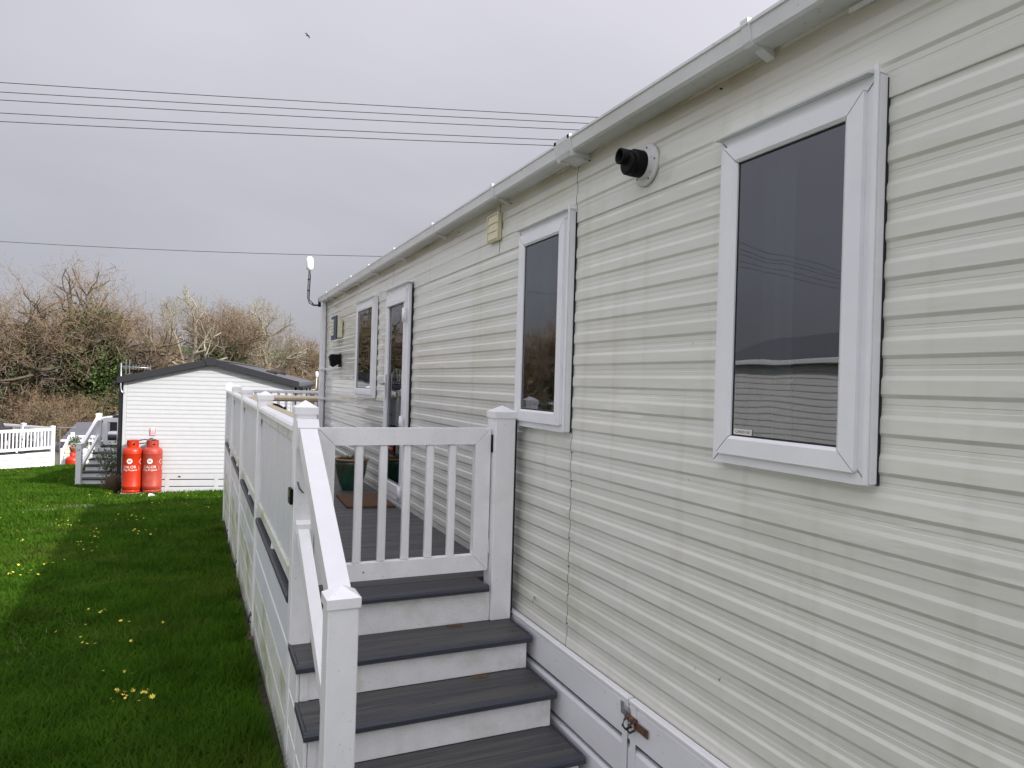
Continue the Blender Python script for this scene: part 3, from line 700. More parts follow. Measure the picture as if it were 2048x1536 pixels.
for a, b in zip(POSTS[:-1], POSTS[1:]):
    y0, y1 = a + .1025, b - .0025
    part('top_rail', MB().box(-1.205, -1.150, y0, y1, E - .325, E - .262, .005), 'pvc_rail_stained', dk)
    part('rail_cap', MB().prism_y([(-1.222, E - .262), (-1.222, E - .240), (-1.212, E - .228), (-1.165, E - .222), (-1.165, E - .262)], y0, y1), 'pvc', dk)
    part('inner_handrail', MB().prism_y([(-1.163, E - .258), (-1.163, E - .222), (-1.15, E - .214), (-1.115, E - .214), (-1.10, E - .226), (-1.10, E - .258)], y0, y1), 'tan_wood', dk)
    part('bracket', MB().box(-1.212, -1.2055, y0 + .004, y0 + .06, E - .36, E - .268, .002), 'skirt_grey', dk)
    part('bracket', MB().box(-1.212, -1.2055, y1 - .06, y1 - .004, E - .36, E - .268, .002), 'skirt_grey', dk)
    n = 13; w = (y1 - y0) / n
    for k in range(n):
        part('fence_slat', MB().box(-1.195 + .0015 * rnd.random(), -1.165, y0 + k * w + .0010, y0 + (k + 1) * w - .0010, E - .955, E - .326, .0025), 'pvc_panel', dk)
    part('bottom_rail', MB().box(-1.208, -1.150, y0, y1, E - 1.028, E - .956, .005), 'pvc_algae', dk)
    part('rail_foot', MB().lathe([(.02, 0), (.017, .03), (.014, .054)], 10, (-1.185, (y0 + y1) / 2, DZ + .003)), 'pvc', dk)
    # deck edge nosing between the posts below
    part('edge_nosing', MB().prism_y([(-1.190, DZ - .040), (-1.216, DZ - .038), (-1.222, DZ - .028), (-1.222, DZ - .006), (-1.214, DZ + .006), (-1.190, DZ + .006)], y0 + .03, y1), 'nosing', dk)
    # skirting boards under the deck edge
    zb = zg(0, (y0 + y1) / 2)
    for k in range(6):
        zt = E - 1.135 - k * .188 + (.0 if k else .008); z0 = zt - .180
        if z0 < zg(0, b) - .05: z0 = zg(0, b) - .05
        if zt - z0 < .03: break
        part('skirting_board', MB().prism_y([(-1.212, z0), (-1.212, zt - .008), (-1.204, zt), (-1.190, zt), (-1.190, z0)], y0, y1), 'pvc_skirt' if k < 2 else 'pvc_algae', dk)
    part('skirting_back', MB().box(-1.1885, -1.180, y0, y1, zb - .1, DZ - .045), 'pvc_clean', dk)
# upright battens outside the skirting, each standing on a pad, with wire hooks
FEET = POSTS[1:]
for y in FEET:
    z = zg(0, y)
    part('hook', MB().tube([(-1.228, y + .02, z + .19), (-1.245, y + .01, z + .17), (-1.248, y + .03, z + .13), (-1.232, y + .05, z + .12), (-1.246, y + .06, z + .15), (-1.228, y + .065, z + .20)], .006, 6), 'iron_dark', dk, True)
# end railing
part('end_rail', MB().box(-1.11, 1.4, 12.27, 12.33, E - .265, E - .215, .006), 'skirt_grey', dk)
part('end_rail', MB().box(-1.11, 1.4, 12.275, 12.325, E - 1.01, E - .95, .006), 'skirt_grey', dk)
for k in range(20):
    x = -1.02 + k * .122
    part('baluster', MB().box(x - .02, x + .02, 12.28, 12.32, E - .9495, E - .2655, .004), 'skirt_grey', dk)
# pads under the battens
pads = []
for i, y in enumerate(FEET):
    o = solo('paving_pad', MB().box(-1.36 + .015 * (i % 3), -1.15, y - .05, y + .14, zg(0, y) - .03, zg(0, y) + .030, .006), 'paver',
             'reddish brick pad under the %s deck post counted from the corner post' % ['first', 'second', 'third', 'last'][i], 'paving pad', 'brick pads under the deck posts')
# green plate on the corner post
gpl = thing('post_plate', 'small black framed green plate on the corner post', 'plate', (-1.226, 3.58, E - .64))
part('plate_back', MB().box(-1.232, -1.2175, 3.502, 3.585, E - .612, E - .538, .002), 'black_plastic', gpl)
part('plate_picture', MB().box(-1.2335, -1.2322, 3.51, 3.577, E - .580, E - .545), 'sign_green', gpl)
for k in range(2): part('plate_line', MB().box(-1.2335, -1.2322, 3.515, 3.572, E - .594 - k * .010, E - .590 - k * .010), 'shrub_leaf', gpl)
solo('loop_cable', MB().tube([(-1.2, 3.487, E - .50), (-1.192, 3.482, E - .53), (-1.178, 3.478, E - .548), (-1.172, 3.480, E - .552)], .004, 6), 'cable_grey', 'short grey cable end poking from the corner post', 'cable', smooth=True)

# gate
gt = thing('gate', 'white five bar gate closing off the top of the steps', 'gate', (-.63, 3.57, DZ))
def gate_frame(parent, x0, x1, z0, z1, w, y0, y1, m, local=False):
    A = [(x0, z0), (x1, z0), (x1, z1), (x0, z1)]; B = [(x0 + w, z0 + w), (x1 - w, z0 + w), (x1 - w, z1 - w), (x0 + w, z1 - w)]
    for i, nm in enumerate(('bottom_rail', 'stile', 'top_rail', 'stile')):
        j = (i + 1) % 4; q = [A[i], A[j], B[j], B[i]]; cx = sum(p[0] for p in q) / 4; cz = sum(p[1] for p in q) / 4
        q = [(p[0] + (cx - p[0]) * .003, p[1] + (cz - p[1]) * .003) for p in q]
        part(nm, MB().extrude([((x, y0, z), (x, y1, z)) for x, z in q], 0, 0), m, parent, local=local)
gate_frame(gt, -1.106, -.180, E - 1.020, E - .244, .088, 3.535, 3.580, 'pvc')
for k in range(5):
    x = -1.018 + (k + 1) * .750 / 6
    part('bar', MB().box(x - .020, x + .020, 3.540, 3.576, E - .9315, E - .3325, .007), 'pvc', gt)
hg = part('hinge', MB().box(-.1785, -.1735, 3.53, 3.60, E - .37, E - .285, .002), 'black_plastic', gt)
part('hinge_pin', MB().tube([(-.176, 3.527, E - .375), (-.176, 3.527, E - .28)], .006, 8), 'black_plastic', hg, True)
hg = part('hinge', MB().box(-.1785, -.1735, 3.53, 3.60, E - .93, E - .85, .002), 'skirt_grey', gt)
part('screw_head', MB().tube([(-.86, 3.5345, E - .977), (-.86, 3.5325, E - .977)], .004, 8), 'iron_dark', gt)

# steps
stp = thing('steps', 'dark grey steps with white risers leading up to the deck gate', 'steps', (-.63, 3.0, zg(0, 3)))
TR = [(E - 1.286, 3.212), (E - 1.457, 2.932), (E - 1.628, 2.652)]
for i, (z, yf) in enumerate(TR):
    x0, x1 = -1.218, -.052
    part('tread_board', MB().box(x0 + .012, x1 - .012, yf + .030, yf + .150, z - .026, z, .003), 'deck_board', stp)
    part('tread_board', MB().box(x0 + .012, x1 - .012, yf + .154, yf + .3115, z - .026, z + .0006, .003), 'deck_board', stp)
    part('nosing', MB().prism_x([(yf + .004, z), (yf + .0292, z + .001), (yf + .0292, z - .034), (yf + .006, z - .034), (yf - .001, z - .027), (yf - .002, z - .010)], x0, x1), 'nosing', stp)
    for xa, xb in ((x0, x0 + .0115), (x1 - .0115, x1)): part('edge_trim', MB().box(xa, xb, yf + .030, yf + .311, z - .032, z + .005, .003), 'nosing', stp)
    zl = TR[i + 1][0] if i < 2 else zg(0, 2.65) - .05
    part('riser', MB().box(x0 + .022, x1 - .018, yf + .032, yf + .048, zl + .001, z - .0345, .002), 'pvc_riser', stp)
    part('riser_trim', MB().box(x1 - .058, x1 - .020, yf + .028, yf + .0315, zl + .002, z - .036, .001), 'pvc_riser', stp)
    part('riser_trim', MB().box(x0 + .024, x0 + .058, yf + .028, yf + .0315, zl + .002, z - .036, .001), 'pvc_riser', stp)
    for sx in (x0 + .07, x1 - .07, (x0 + x1) / 2):
        part('screw', MB().tube([(sx, yf + .09, z - .001), (sx, yf + .09, z + .0015)], .005, 8), 'iron_dark', stp)
    # side cladding under each tread
    for k in range(6):
        zt = z - .037 - k * .171; zz0 = max(zt - .165, zg(0, yf) - .05)
        if zt - zz0 < .03: break
        part('side_board', MB().box(-1.213, -1.198, yf + .034, min(yf + .279, 3.488), zz0, zt, .004), 'pvc', stp)
part('riser', MB().box(-1.112, -.175, 3.505, 3.52, TR[0][0] + .001, DZ - .0345, .002), 'pvc_riser', stp)
# newel, handrail, mid rail
NY = 2.44
post(stp, -1.222, -1.115, NY, NY + .105, zg(0, NY) - .05, E - .790)
part('handrail', MB().prism_x([(3.488, E - .205), (3.488, E - .300), (NY + .107, E - .845), (NY + .107, E - .755)], -1.204, -1.124), 'pvc_clean', stp)
part('rail_boot', MB().prism_x([(3.487, E - .196), (3.487, E - .31), (3.44, E - .34), (3.425, E - .236), (3.45, E - .205)], -1.214, -1.114), 'pvc_clean', stp)
part('mid_rail', MB().prism_x([(3.488, E - .700), (3.488, E - .775), (NY + .107, E - 1.33), (NY + .107, E - 1.255)], -1.196, -1.145), 'pvc', stp)
part('rail_boot', MB().prism_x([(3.487, E - .685), (3.487, E - .735), (3.45, E - .745), (3.45, E - .700)], -1.204, -1.137), 'pvc', stp)
# a few dead leaves on the treads
for i, (x, y, z, lb) in enumerate(((-.42, 3.46, TR[0][0], 'dead brown leaf on the upper tread against the riser'), (-.38, 3.20, TR[1][0], 'dead brown leaf on the middle tread against the riser'))):
    m = MB()
    for k in range(4):
        a = k * 1.1 + i; s = .022
        m.add([(x + k * .018, y - .004 * k, z + .002), (x + k * .018 + s, y + .012 * math.sin(a), z + .008), (x + k * .018 + s * .8, y + .016, z + .014), (x + k * .018 - .004, y + .012, z + .005)], [(0, 1, 2, 3)])
    solo('dead_leaf', m, 'leaf_litter', lb, 'leaf')

# pot and doormat, table and chair on the deck
pt = thing('plant_pot', 'glazed green plant pot with brown rim on the deck by the door', 'plant pot', (-.235, 6.95, DZ))
px0 = (-.245, 6.95, DZ + .001)
part('pot', MB().lathe([(.085, 0), (.09, .006), (.115, .06), (.142, .16), (.155, .25), (.158, .288), (.150, .288), (.145, .262)], 32, px0), 'pot_green', pt, True)
part('rim', MB().lathe([(.152, .284), (.166, .286), (.170, .296), (.166, .306), (.152, .308), (.146, .296)], 32, px0, caps=False), 'pot_rim', pt, True)
part('soil', MB().lathe([(.147, .262), (.10, .272), (.02, .28)], 20, px0), 'soil', pt, True)
m = MB()
for i in range(90):
    a, r = rnd.uniform(0, 6.28), rnd.uniform(0, .13); p = Vector((px0[0] + r * math.cos(a), px0[1] + r * math.sin(a), px0[2] + .27))
    q = p + Vector((rnd.gauss(0, .035), rnd.gauss(0, .035), rnd.uniform(.03, .11))); s = .004
    m.add([p + Vector((s, 0, 0)), p - Vector((s, 0, 0)), q], [(0, 1, 2)])
part('plant', m, 'plant_green', pt, kind='stuff')
part('stone', MB().lathe([(.01, .265), (.035, .28), (.042, .305), (.03, .33), (.01, .34)], 12, (px0[0] + .05, px0[1] - .03, px0[2])), 'pot_rim', pt, True)
solo('doormat', MB().add([(-.485, 5.90, DZ + .002), (-.085, 5.84, DZ + .002), (-.07, 6.52, DZ + .002), (-.46, 6.55, DZ + .002), (-.485, 5.90, DZ + .02), (-.085, 5.84, DZ + .02), (-.07, 6.52, DZ + .02), (-.46, 6.55, DZ + .02)],
     [(0, 3, 2, 1), (4, 5, 6, 7), (0, 1, 5, 4), (1, 2, 6, 5), (2, 3, 7, 6), (3, 0, 4, 7)]), 'coir', 'brown coir doormat on the deck before the door', 'doormat')
tb = thing('garden_table', 'tall table with a tan rounded top at the far end of the deck', 'table', (-.4, 10.8, DZ))
part('table_top', MB().prism_x([(10.42, E - .325), (10.42, E - .295), (10.44, E - .278), (11.28, E - .278), (11.30, E - .295), (11.30, E - .325), (11.28, E - .342), (10.44, E - .342)], -1.06, .35), 'tan_wood', tb)
for x, yy in ((-.98, 10.5), (.27, 10.5), (-.98, 11.2), (.27, 11.2)): part('leg', MB().box(x - .025, x + .025, yy - .025, yy + .025, DZ + .001, E - .3425, .004), 'black_plastic', tb)
ch = thing('mesh_chair', 'black mesh chair seen over the fence behind the table', 'chair', (-.75, 10.0, DZ))
part('backrest', MB().prism_y([(-.98 + .23 * (1 - math.cos(t)), E - .50 + .15 * math.sin(t)) for t in [i * math.pi / 10 for i in range(11)]], 10.0, 10.02), 'black_rubber', ch)
part('seat', MB().box(-.98, -.52, 9.6, 10.03, E - .68, E - .64, .01), 'black_rubber', ch)
for x, yy in ((-.95, 9.63), (-.55, 9.63), (-.95, 10.02), (-.55, 10.02)): part('leg', MB().tube([(x, yy, DZ + .001), (x, yy, E - .4 if yy > 10 else E - .66)], .013, 8), 'black_plastic', ch)

# ================================================================== WHITE NEIGHBOUR CARAVAN
NB0 = Vector((-3.16, 18.0, 0)); NR = -R(10)
NW, NL = 3.66, 10.2
gz = E - 2.70                        # ground at its front
nbc = thing('white_caravan', 'white static caravan with dark grey roof edge, gable end towards the camera', 'caravan', NB0, NR)
ev, rg = E - .20, E + .250           # wall top at eave, at ridge
def roof_z(x): return ev + (rg - ev) * (1 - abs(x - NW / 2) / (NW / 2))
z = E - 2.27; pit = .0965
while z < rg - .02:
    zt = min(z + pit - .002, rg)
    def clip(zz):                    # x range of the gable at height zz
        if zz <= ev: return 0.06, NW - .06
        t = (zz - ev) / (rg - ev); return max(.06, NW / 2 * t), min(NW - .06, NW - NW / 2 * t)
    a0, a1 = clip(z); b0, b1 = clip(zt)
    if z < ev < zt: zm = ev
    m = MB().add([(a0, -.0105, z), (a1, -.0105, z), (a1, -.0125, z + .022), (a0, -.0125, z + .022), (b0, -.006, zt), (b1, -.006, zt), (a0, .0, z), (a1, .0, z), (b0, 0, zt), (b1, 0, zt)],
                 [(0, 1, 2, 3), (3, 2, 5, 4), (4, 5, 9, 8), (0, 6, 7, 1), (0, 3, 4, 8, 6), (1, 7, 9, 5, 2), (6, 8, 9, 7)])
    part('siding_board', m, 'gable_white', nbc, local=True)
    z += pit
m = MB().add([(0, .012, gz + .3), (NW, .012, gz + .3), (NW, .012, ev), (NW / 2, .012, rg), (0, .012, ev), (0, NL, gz + .3), (NW, NL, gz + .3), (NW, NL, ev), (NW / 2, NL, rg), (0, NL, ev)],
             [(0, 1, 2, 3, 4), (5, 9, 8, 7, 6), (0, 4, 9, 5), (1, 6, 7, 2), (4, 3, 8, 9), (2, 7, 8, 3), (0, 5, 6, 1)])
part('wall', m, 'gable_white', nbc, local=True)
part('corner_trim', MB().box(-.015, .055, -.022, .05, E - 2.27, ev - .01, .004), 'gable_white', nbc, local=True)
part('corner_trim', MB().box(NW - .055, NW + .015, -.022, .05, E - 2.27, ev - .01, .004), 'gable_white', nbc, local=True)
part('side_trim', MB().box(-.115, -.016, .02, .10, E - 2.29, ev - .05, .006), 'dark_trim', nbc, local=True)
for yy in (.06, 3.4, 6.8, NL - .15): part('side_trim', MB().box(NW + .016, NW + .05, yy, yy + .22, E - 2.25, ev - .02, .004), 'dark_trim', nbc, local=True)
# roof slabs, barge boards, ridge cap
sl = (rg - ev) / (NW / 2)
for sgn in (-1, 1):
    xo = -.12 if sgn < 0 else NW + .12; zo = ev - .12 * sl
    rf = part('roof', MB().extrude([((NW / 2, -.10, rg + .10), (NW / 2, NL + .1, rg + .10)), ((xo, -.10, zo + .10), (xo, NL + .1, zo + .10)), ((xo, -.10, zo + .02), (xo, NL + .1, zo + .02)), ((NW / 2, -.10, rg + .02), (NW / 2, NL + .1, rg + .02))], 0, 0), 'roof_tile', nbc, local=True)
    n = 14
    for k in range(n):               # rows of pressed tiles
        t0, t1 = k / n, (k + 1) / n; xa, xb = NW / 2 + (xo - NW / 2) * t0, NW / 2 + (xo - NW / 2) * t1; za, zb = rg + .10 + (zo - rg) * t0, rg + .10 + (zo - rg) * t1
        part('tile_row', MB().add([(xa, -.09, za + .002), (xb, -.09, zb + .016), (xb, NL + .09, zb + .016), (xa, NL + .09, za + .002), (xb, -.09, zb + .001), (xb, NL + .09, zb + .001)], [(0, 3, 2, 1) if sgn < 0 else (0, 1, 2, 3), (1, 2, 5, 4)]), 'roof_tile', rf, local=True)
    part('barge_board', MB().extrude([((NW / 2 + sgn * .001, -.14, rg + .140), (NW / 2 + sgn * .001, -.104, rg + .140)), ((xo, -.14, zo + .135), (xo, -.104, zo + .135)), ((xo, -.14, zo - .010), (xo, -.104, zo - .010)), ((NW / 2 + sgn * .001, -.14, rg - .005), (NW / 2 + sgn * .001, -.104, rg - .005))], 0, 0), 'anthracite', nbc, local=True)
    part('soffit', MB().extrude([((NW / 2 + sgn * .002, -.10, rg + .018), (NW / 2 + sgn * .002, -.02, rg + .018)), ((xo, -.10, zo + .018), (xo, -.02, zo + .018)), ((xo, -.10, zo - .006), (xo, -.02, zo - .006)), ((NW / 2 + sgn * .002, -.10, rg - .002), (NW / 2 + sgn * .002, -.02, rg - .002))], 0, 0), 'anthracite', nbc, local=True)
    part('gutter', MB().box(min(xo, xo + sgn * .09), max(xo, xo + sgn * .09), -.1, NL + .1, zo - .05, zo + .03, .01), 'dark_trim', nbc, local=True)
part('ridge_plate', MB().prism_y([(NW / 2 - .14, rg + .10), (NW / 2 - .06, rg + .162), (NW / 2 + .06, rg + .162), (NW / 2 + .14, rg + .10), (NW / 2 + .10, rg - .02), (NW / 2 - .10, rg - .02)], -.158, -.141), 'anthracite', nbc, local=True)
part('ridge_cap', MB().prism_y([(NW / 2 - .12, rg + .10), (NW / 2, rg + .150), (NW / 2 + .12, rg + .10)], -.139, NL + .1), 'anthracite', nbc, local=True)
for yy in (3.2, 6.6):
    x = NW / 2 + 1.05; zz = rg + .10 - 1.05 * sl
    part('roof_vent', MB().box(x - .16, x + .16, yy, yy + .35, zz - .01, zz + .10, .03), 'anthracite', nbc, local=True)
for k, (za, zb) in enumerate(((2.28, 2.405), (2.425, 2.565), (2.585, 2.78))):
    part('skirting_board', MB().box(0, NW, -.03, -.006, E - zb, E - za, .004), 'gable_white', nbc, local=True)
for x in (.9, 1.95, 2.9): part('skirting_batten', MB().box(x, x + .09, -.033, -.0305, E - 2.78, E - 2.285, .001), 'gable_white', nbc, local=True)
part('skirting_back', MB().box(.02, NW - .02, -.005, .01, E - 2.80, E - 2.28), 'gap_dark', nbc, local=True)
part('catch', MB().box(1.18, 1.23, -.042, -.0305, E - 2.36, E - 2.33, .003), 'iron_dark', nbc, local=True)

def nbl(x, y, z=0.0):                # neighbour's own axes -> world
    return Matrix.Rotation(NR, 4, 'Z') @ Vector((x, y, 0)) + Vector((NB0.x, NB0.y, z))
# TV aerial on the neighbour's near corner
ya = thing('tv_aerial', 'silver toothed TV aerial on a bent pole at the white caravan corner', 'aerial', nbl(-.03, .1, ev - .2), NR)
part('pole', MB().tube([(.06, -.2, -.05), (.0, -.2, -.03), (-.02, -.2, .06), (-.02, -.2, .62)], .018, 8), 'steel', ya, True, local=True)
part('boom', MB().tube([(-.05, -.2, .54), (.58, -.2, .52)], .012, 6), 'steel', ya, True, local=True)
for k in range(7):
    x = .22 + k * .06; part('element', MB().tube([(x, -.2, .54 - .065), (x, -.2, .525 + .065)], .006, 6), 'steel', ya, local=True)
for x in (.08, .15): part('reflector', MB().box(x - .006, x + .006, -.22, -.18, .38, .70, .002), 'steel', ya, local=True)
part('head_box', MB().box(.02, .07, -.23, -.17, .49, .56, .004), 'cable_grey', ya, local=True)
# small white aerial at its far end
c = nbl(NW + .25, NL, 0)
sa = thing('small_aerial', 'small white aerial on a curved pole beyond the white caravan', 'aerial', (c.x, c.y, ev - .3))
part('pole', MB().tube([(-.22, 0, .05), (-.05, 0, .06), (0, 0, .12), (.01, 0, .55)], .016, 8), 'white_box', sa, True, local=True)
part('dome', MB().lathe([(.02, .53), (.055, .55), (.06, .66), (.05, .74), (.02, .76)], 16, (.01, 0, 0)), 'white_box', sa, True, local=True)

# gas bottles
def gas_bottle(name, label, pos, body):
    t = thing(name, label, 'gas bottle', pos, -R(6), 'red gas bottles by the white caravan')
    r = .203
    part('body', MB().lathe([(.17, .055), (.195, .075), (r, .12), (r, .135), (r + .002, .14), (r + .002, .146), (r, .15), (r, .86), (r + .002, .866), (r + .002, .874), (r, .88), (r, .91), (.194, .95), (.165, .985), (.12, 1.005), (.04, 1.01)], 40), body, t, True, local=True)
    part('foot_ring', MB().lathe([(.165, .0), (.185, .0), (.19, .06), (.17, .065), (.160, .06)], 36, caps=False), body, t, True, local=True)
    for k in range(5):
        a = k * 1.257 + .3; part('foot', MB().bar((.185 * math.cos(a - .2), .185 * math.sin(a - .2), .035), (.185 * math.cos(a + .2), .185 * math.sin(a + .2), .035), .03, .05), body, t, local=True)
    # collar with hand holes: an open ring built from sectors
    n = 48; m = MB(); ri, ro, z0, z1 = .112, .122, 1.0, 1.155
    V = []; F = []
    zs = [z0, 1.055, 1.115, z1]
    for k in range(n):
        a = 2 * math.pi * k / n
        for zz in zs: V += [(ro * math.cos(a), ro * math.sin(a), zz), (ri * math.cos(a), ri * math.sin(a), zz)]
    for k in range(n):
        hole = (k % 12) in (1, 2, 3)
        for q in range(3):
            if q == 1 and hole: continue
            i0 = k * 8 + q * 2; i1 = ((k + 1) % n) * 8 + q * 2
            F += [(i0, i1, i1 + 2, i0 + 2), (i0 + 1, i0 + 3, i1 + 3, i1 + 1)]
        F.append((k * 8 + 6, ((k + 1) % n) * 8 + 6, ((k + 1) % n) * 8 + 7, k * 8 + 7))
    m.add(V, F); part('collar', m, body, t, local=True)
    part('valve', MB().lathe([(.025, 1.0), (.022, 1.05), (.03, 1.06), (.03, 1.09), (.012, 1.1)], 12), 'steel', t, True, local=True)
    def wrap(V, zc, ang0, rr=r + .0022):
        out = []
        for x, y, z in V:
            a = ang0 + x / rr; out.append((rr * math.sin(a), -rr * math.cos(a), zc + y))
        return out
    V, F = text_geo('CALOR', .082); part('lettering', MB().add(wrap(V, .575, -.10), F), 'print_white', t, local=True)
    V, F = text_geo('47kg Propane', .056); part('lettering', MB().add(wrap(V, .510, -.10), F), 'print_white', t, local=True)
    # round badge
    m = MB(); n = 28
    for k in range(n):
        a, b = 2 * math.pi * k / n, 2 * math.pi * (k + 1) / n
        q = [(.030 * math.cos(a), .030 * math.sin(a), 0), (.058 * math.cos(a), .058 * math.sin(a), 0), (.058 * math.cos(b), .058 * math.sin(b), 0), (.030 * math.cos(b), .030 * math.sin(b), 0)]
        m.add(wrap(q, .705, -.10), [(0, 1, 2, 3)])
    part('badge', m, 'print_white', t, local=True)
    q = [(-.022, -.02, 0), (.022, -.02, 0), (.012, .008, 0), (0, .03, 0), (-.012, .008, 0)]
    part('badge_flame', MB().add(wrap(q, .702, -.10), [(0, 1, 2, 3, 4)]), 'print_white', t, local=True)
    part('badge_dot', MB().add(wrap([(-.008, -.014, 0), (.008, -.014, 0), (.008, .006, 0), (-.008, .006, 0)], .702, -.10, r + .004), [(0, 1, 2, 3)]), 'print_grey', t, local=True)
    # hazard diamond and block of small print on the right side
    o_, i_ = .062, .048
    dm = [(0, o_, 0), (o_, 0, 0), (0, -o_, 0), (-o_, 0, 0), (0, i_, 0), (i_, 0, 0), (0, -i_, 0), (-i_, 0, 0)]
    part('hazard_mark', MB().add(wrap(dm, .69, 1.12), [(0, 1, 5, 4), (1, 2, 6, 5), (2, 3, 7, 6), (3, 0, 4, 7)]), 'print_pale', t, local=True)
    m = MB()
    for k in range(4): m.add(wrap([(-.06, -.008, 0), (.05 - .01 * (k % 2), -.008, 0), (.05 - .01 * (k % 2), .008, 0), (-.06, .008, 0)], .588 - k * .026, 1.12), [(0, 1, 2, 3)])
    part('print_block', m, 'print_pale', t, local=True)
    return t
pA = px(263, 984, y=17.72); pB = px(303, 984, y=17.66)
zA = E - 2.655
gas_bottle('gas_bottle', 'bright orange red gas bottle, left one of two against the white caravan', (pA.x, pA.y, zA), 'gas_red')
gas_bottle('gas_bottle', 'faded dusty red gas bottle, right one of two against the white caravan', (pB.x, pB.y, zA), 'gas_red_faded')
for p, nm in ((pA, 'left'), (pB, 'right')):
    solo('bottle_slab', MB().box(p.x - .21, p.x + .21, p.y - .2, p.y + .2, zA - .09, zA - .001, .004), 'slab_stone', 'flat stone slab under the %s red gas bottle' % nm, 'slab', 'slabs under gas bottles')
rg_ = thing('gas_regulator', 'grey gas regulator with black hoses and a pipe on the white wall above the bottles', 'regulator', nbl(.60, -.03, E - 1.62), NR)
part('regulator_box', MB().box(-.035, .035, -.07, 0, 0, .16, .008), 'cable_grey', rg_, local=True)
part('regulator_dial', xz(MB().lathe([(.03, 0), (.03, .03)], 12), (0, 0, 0)), 'steel', rg_, local=True)
part('outlet_pipe', MB().tube([(-.01, -.05, 0), (-.015, -.05, -.9)], .008, 6), 'print_pale', rg_, local=True)
oA = Matrix.Rotation(-NR, 4, 'Z') @ (Vector((pA.x, pA.y, zA + 1.08)) - Vector(rg_.location)); oB = Matrix.Rotation(-NR, 4, 'Z') @ (Vector((pB.x, pB.y, zA + 1.08)) - Vector(rg_.location))
part('hose', MB().tube([(-.03, -.06, .11), (-.12, -.10, .13), (oA.x + .08, oA.y * .7, .10), (oA.x + .01, oA.y, .02), tuple(oA)], .011, 8), 'black_rubber', rg_, True, local=True)
part('hose', MB().tube([(.03, -.06, .11), (.10, -.10, .13), (oB.x - .06, oB.y * .7, .10), (oB.x - .01, oB.y, .02), tuple(oB)], .011, 8), 'black_rubber', rg_, True, local=True)
sg = thing('gas_sign', 'small pink and white warning sign on the white wall above the gas regulator', 'sign', nbl(.62, -.022, E - 1.40), NR)
part('plate', MB().box(-.055, .055, -.012, -.004, 0, .17, .002), 'print_white', sg, local=True)
m = MB().box(-.055, -.045, -.0145, -.0125, 0, .17).box(.045, .055, -.0145, -.0125, 0, .17).box(-.043, .043, -.0145, -.0125, .086, .098)
for k in range(3): m.box(-.038, .038, -.0145, -.0125, .016 + k * .022, .026 + k * .022)
m.tube([(-.015, -.0135, .13), (0, -.0135, .115), (.015, -.0135, .13)], .006, 4)
part('sign_print', m, 'sign_pink', sg, local=True)

# the neighbour's steps and deck on its left side
gs = E - 2.80
ns = thing('neighbour_steps', 'white steps with grey treads and handrail left of the white caravan', 'steps', nbl(-.90, 2.5, gs), NR)
SX0, SX1 = -.62, .62
rise = .137
for k in range(6):
    zt = (k + 1) * rise; yf = k * .25 - .5
    if k < 5:
        part('tread', MB().box(SX0, SX1, yf - .02, yf + .25, zt - .03, zt, .006), 'anthracite', ns, local=True)
    part('riser', MB().box(SX0 + .02, SX1, yf + .01, yf + .025, zt - rise, zt - .031, .002), 'pvc_clean', ns, local=True)
    part('side_board', MB().box(SX0 + .005, SX0 + .02, yf + .026, yf + .26, -.05, zt - .032, .002), 'pvc_clean', ns, local=True)
post(ns, SX0 - .02, SX0 + .10, -.62, -.50, -.06, 1.0, 'pvc_clean', local=True, caph=.02, apex=.02)
post(ns, SX0 - .02, SX0 + .10, .80, .92, -.06, 1.66, 'pvc_clean', local=True, caph=.03, apex=.02)
part('handrail', MB().prism_x([(-.50, .95), (-.50, .83), (.80, 1.50), (.80, 1.62)], SX0, SX0 + .08), 'pvc_clean', ns, local=True)
part('mid_rail', MB().prism_x([(-.50, .42), (-.50, .33), (.80, 1.02), (.80, 1.11)], SX0 + .01, SX0 + .07), 'pvc_clean', ns, local=True)
V, F = text_geo('34', .085)
part('number', MB().add([(SX0 + .04 + x, -.6215, .86 + y) for x, y, z in V], F), 'print_grey', ns, local=True)
nd = thing('neighbour_deck', 'white fenced deck at the head of the neighbour steps', 'deck', nbl(-.88, 4.6, gs), NR)
part('deck_floor', MB().box(-.64, .66, -1.22, 3.2, .78, .825, .006), 'anthracite', nd, local=True)
for k in range(4): part('skirting_board', MB().box(-.655, -.635, -1.1, 3.2, .02 + k * .19, .20 + k * .19, .004), 'pvc_clean', nd, local=True)
gate_frame(nd, -.50, .62, .86, 1.58, .11, -1.24, -1.19, 'pvc_clean', local=True)
for x in (-.12, .20, .42): part('bar', MB().box(x - .04, x + .04, -1.235, -1.195, .972, 1.468, .004), 'pvc_clean', nd, local=True)
post(nd, -.64, -.53, .9, 1.01, .0, 1.68, 'pvc_clean', local=True)
part('side_rail', MB().box(-.62, -.55, -1.16, .895, 1.50, 1.58, .006), 'pvc_clean', nd, local=True)
post(nd, -.64, -.53, 3.0, 3.11, .0, 1.68, 'pvc_clean', local=True)
part('side_rail', MB().box(-.62, -.55, 1.015, 2.995, 1.50, 1.58, .006), 'pvc_clean', nd, local=True)
sf = thing('dark_sofa', 'dark furniture with white cushions behind the neighbour gate', 'sofa', nbl(-1.05, 3.75, gs + .826), NR)
part('sofa_base', MB().box(-.45, .95, 0, .7, 0.001, .22, .03), 'furniture_dark', sf, local=True)
part('sofa_back', MB().box(-.45, .95, .6, .75, .225, .78, .03), 'furniture_dark', sf, local=True)
for x in (-.22, .22): part('cushion', MB().box(x - .18, x + .18, .06, .5, .222, .34, .05), 'white_box', sf, local=True)
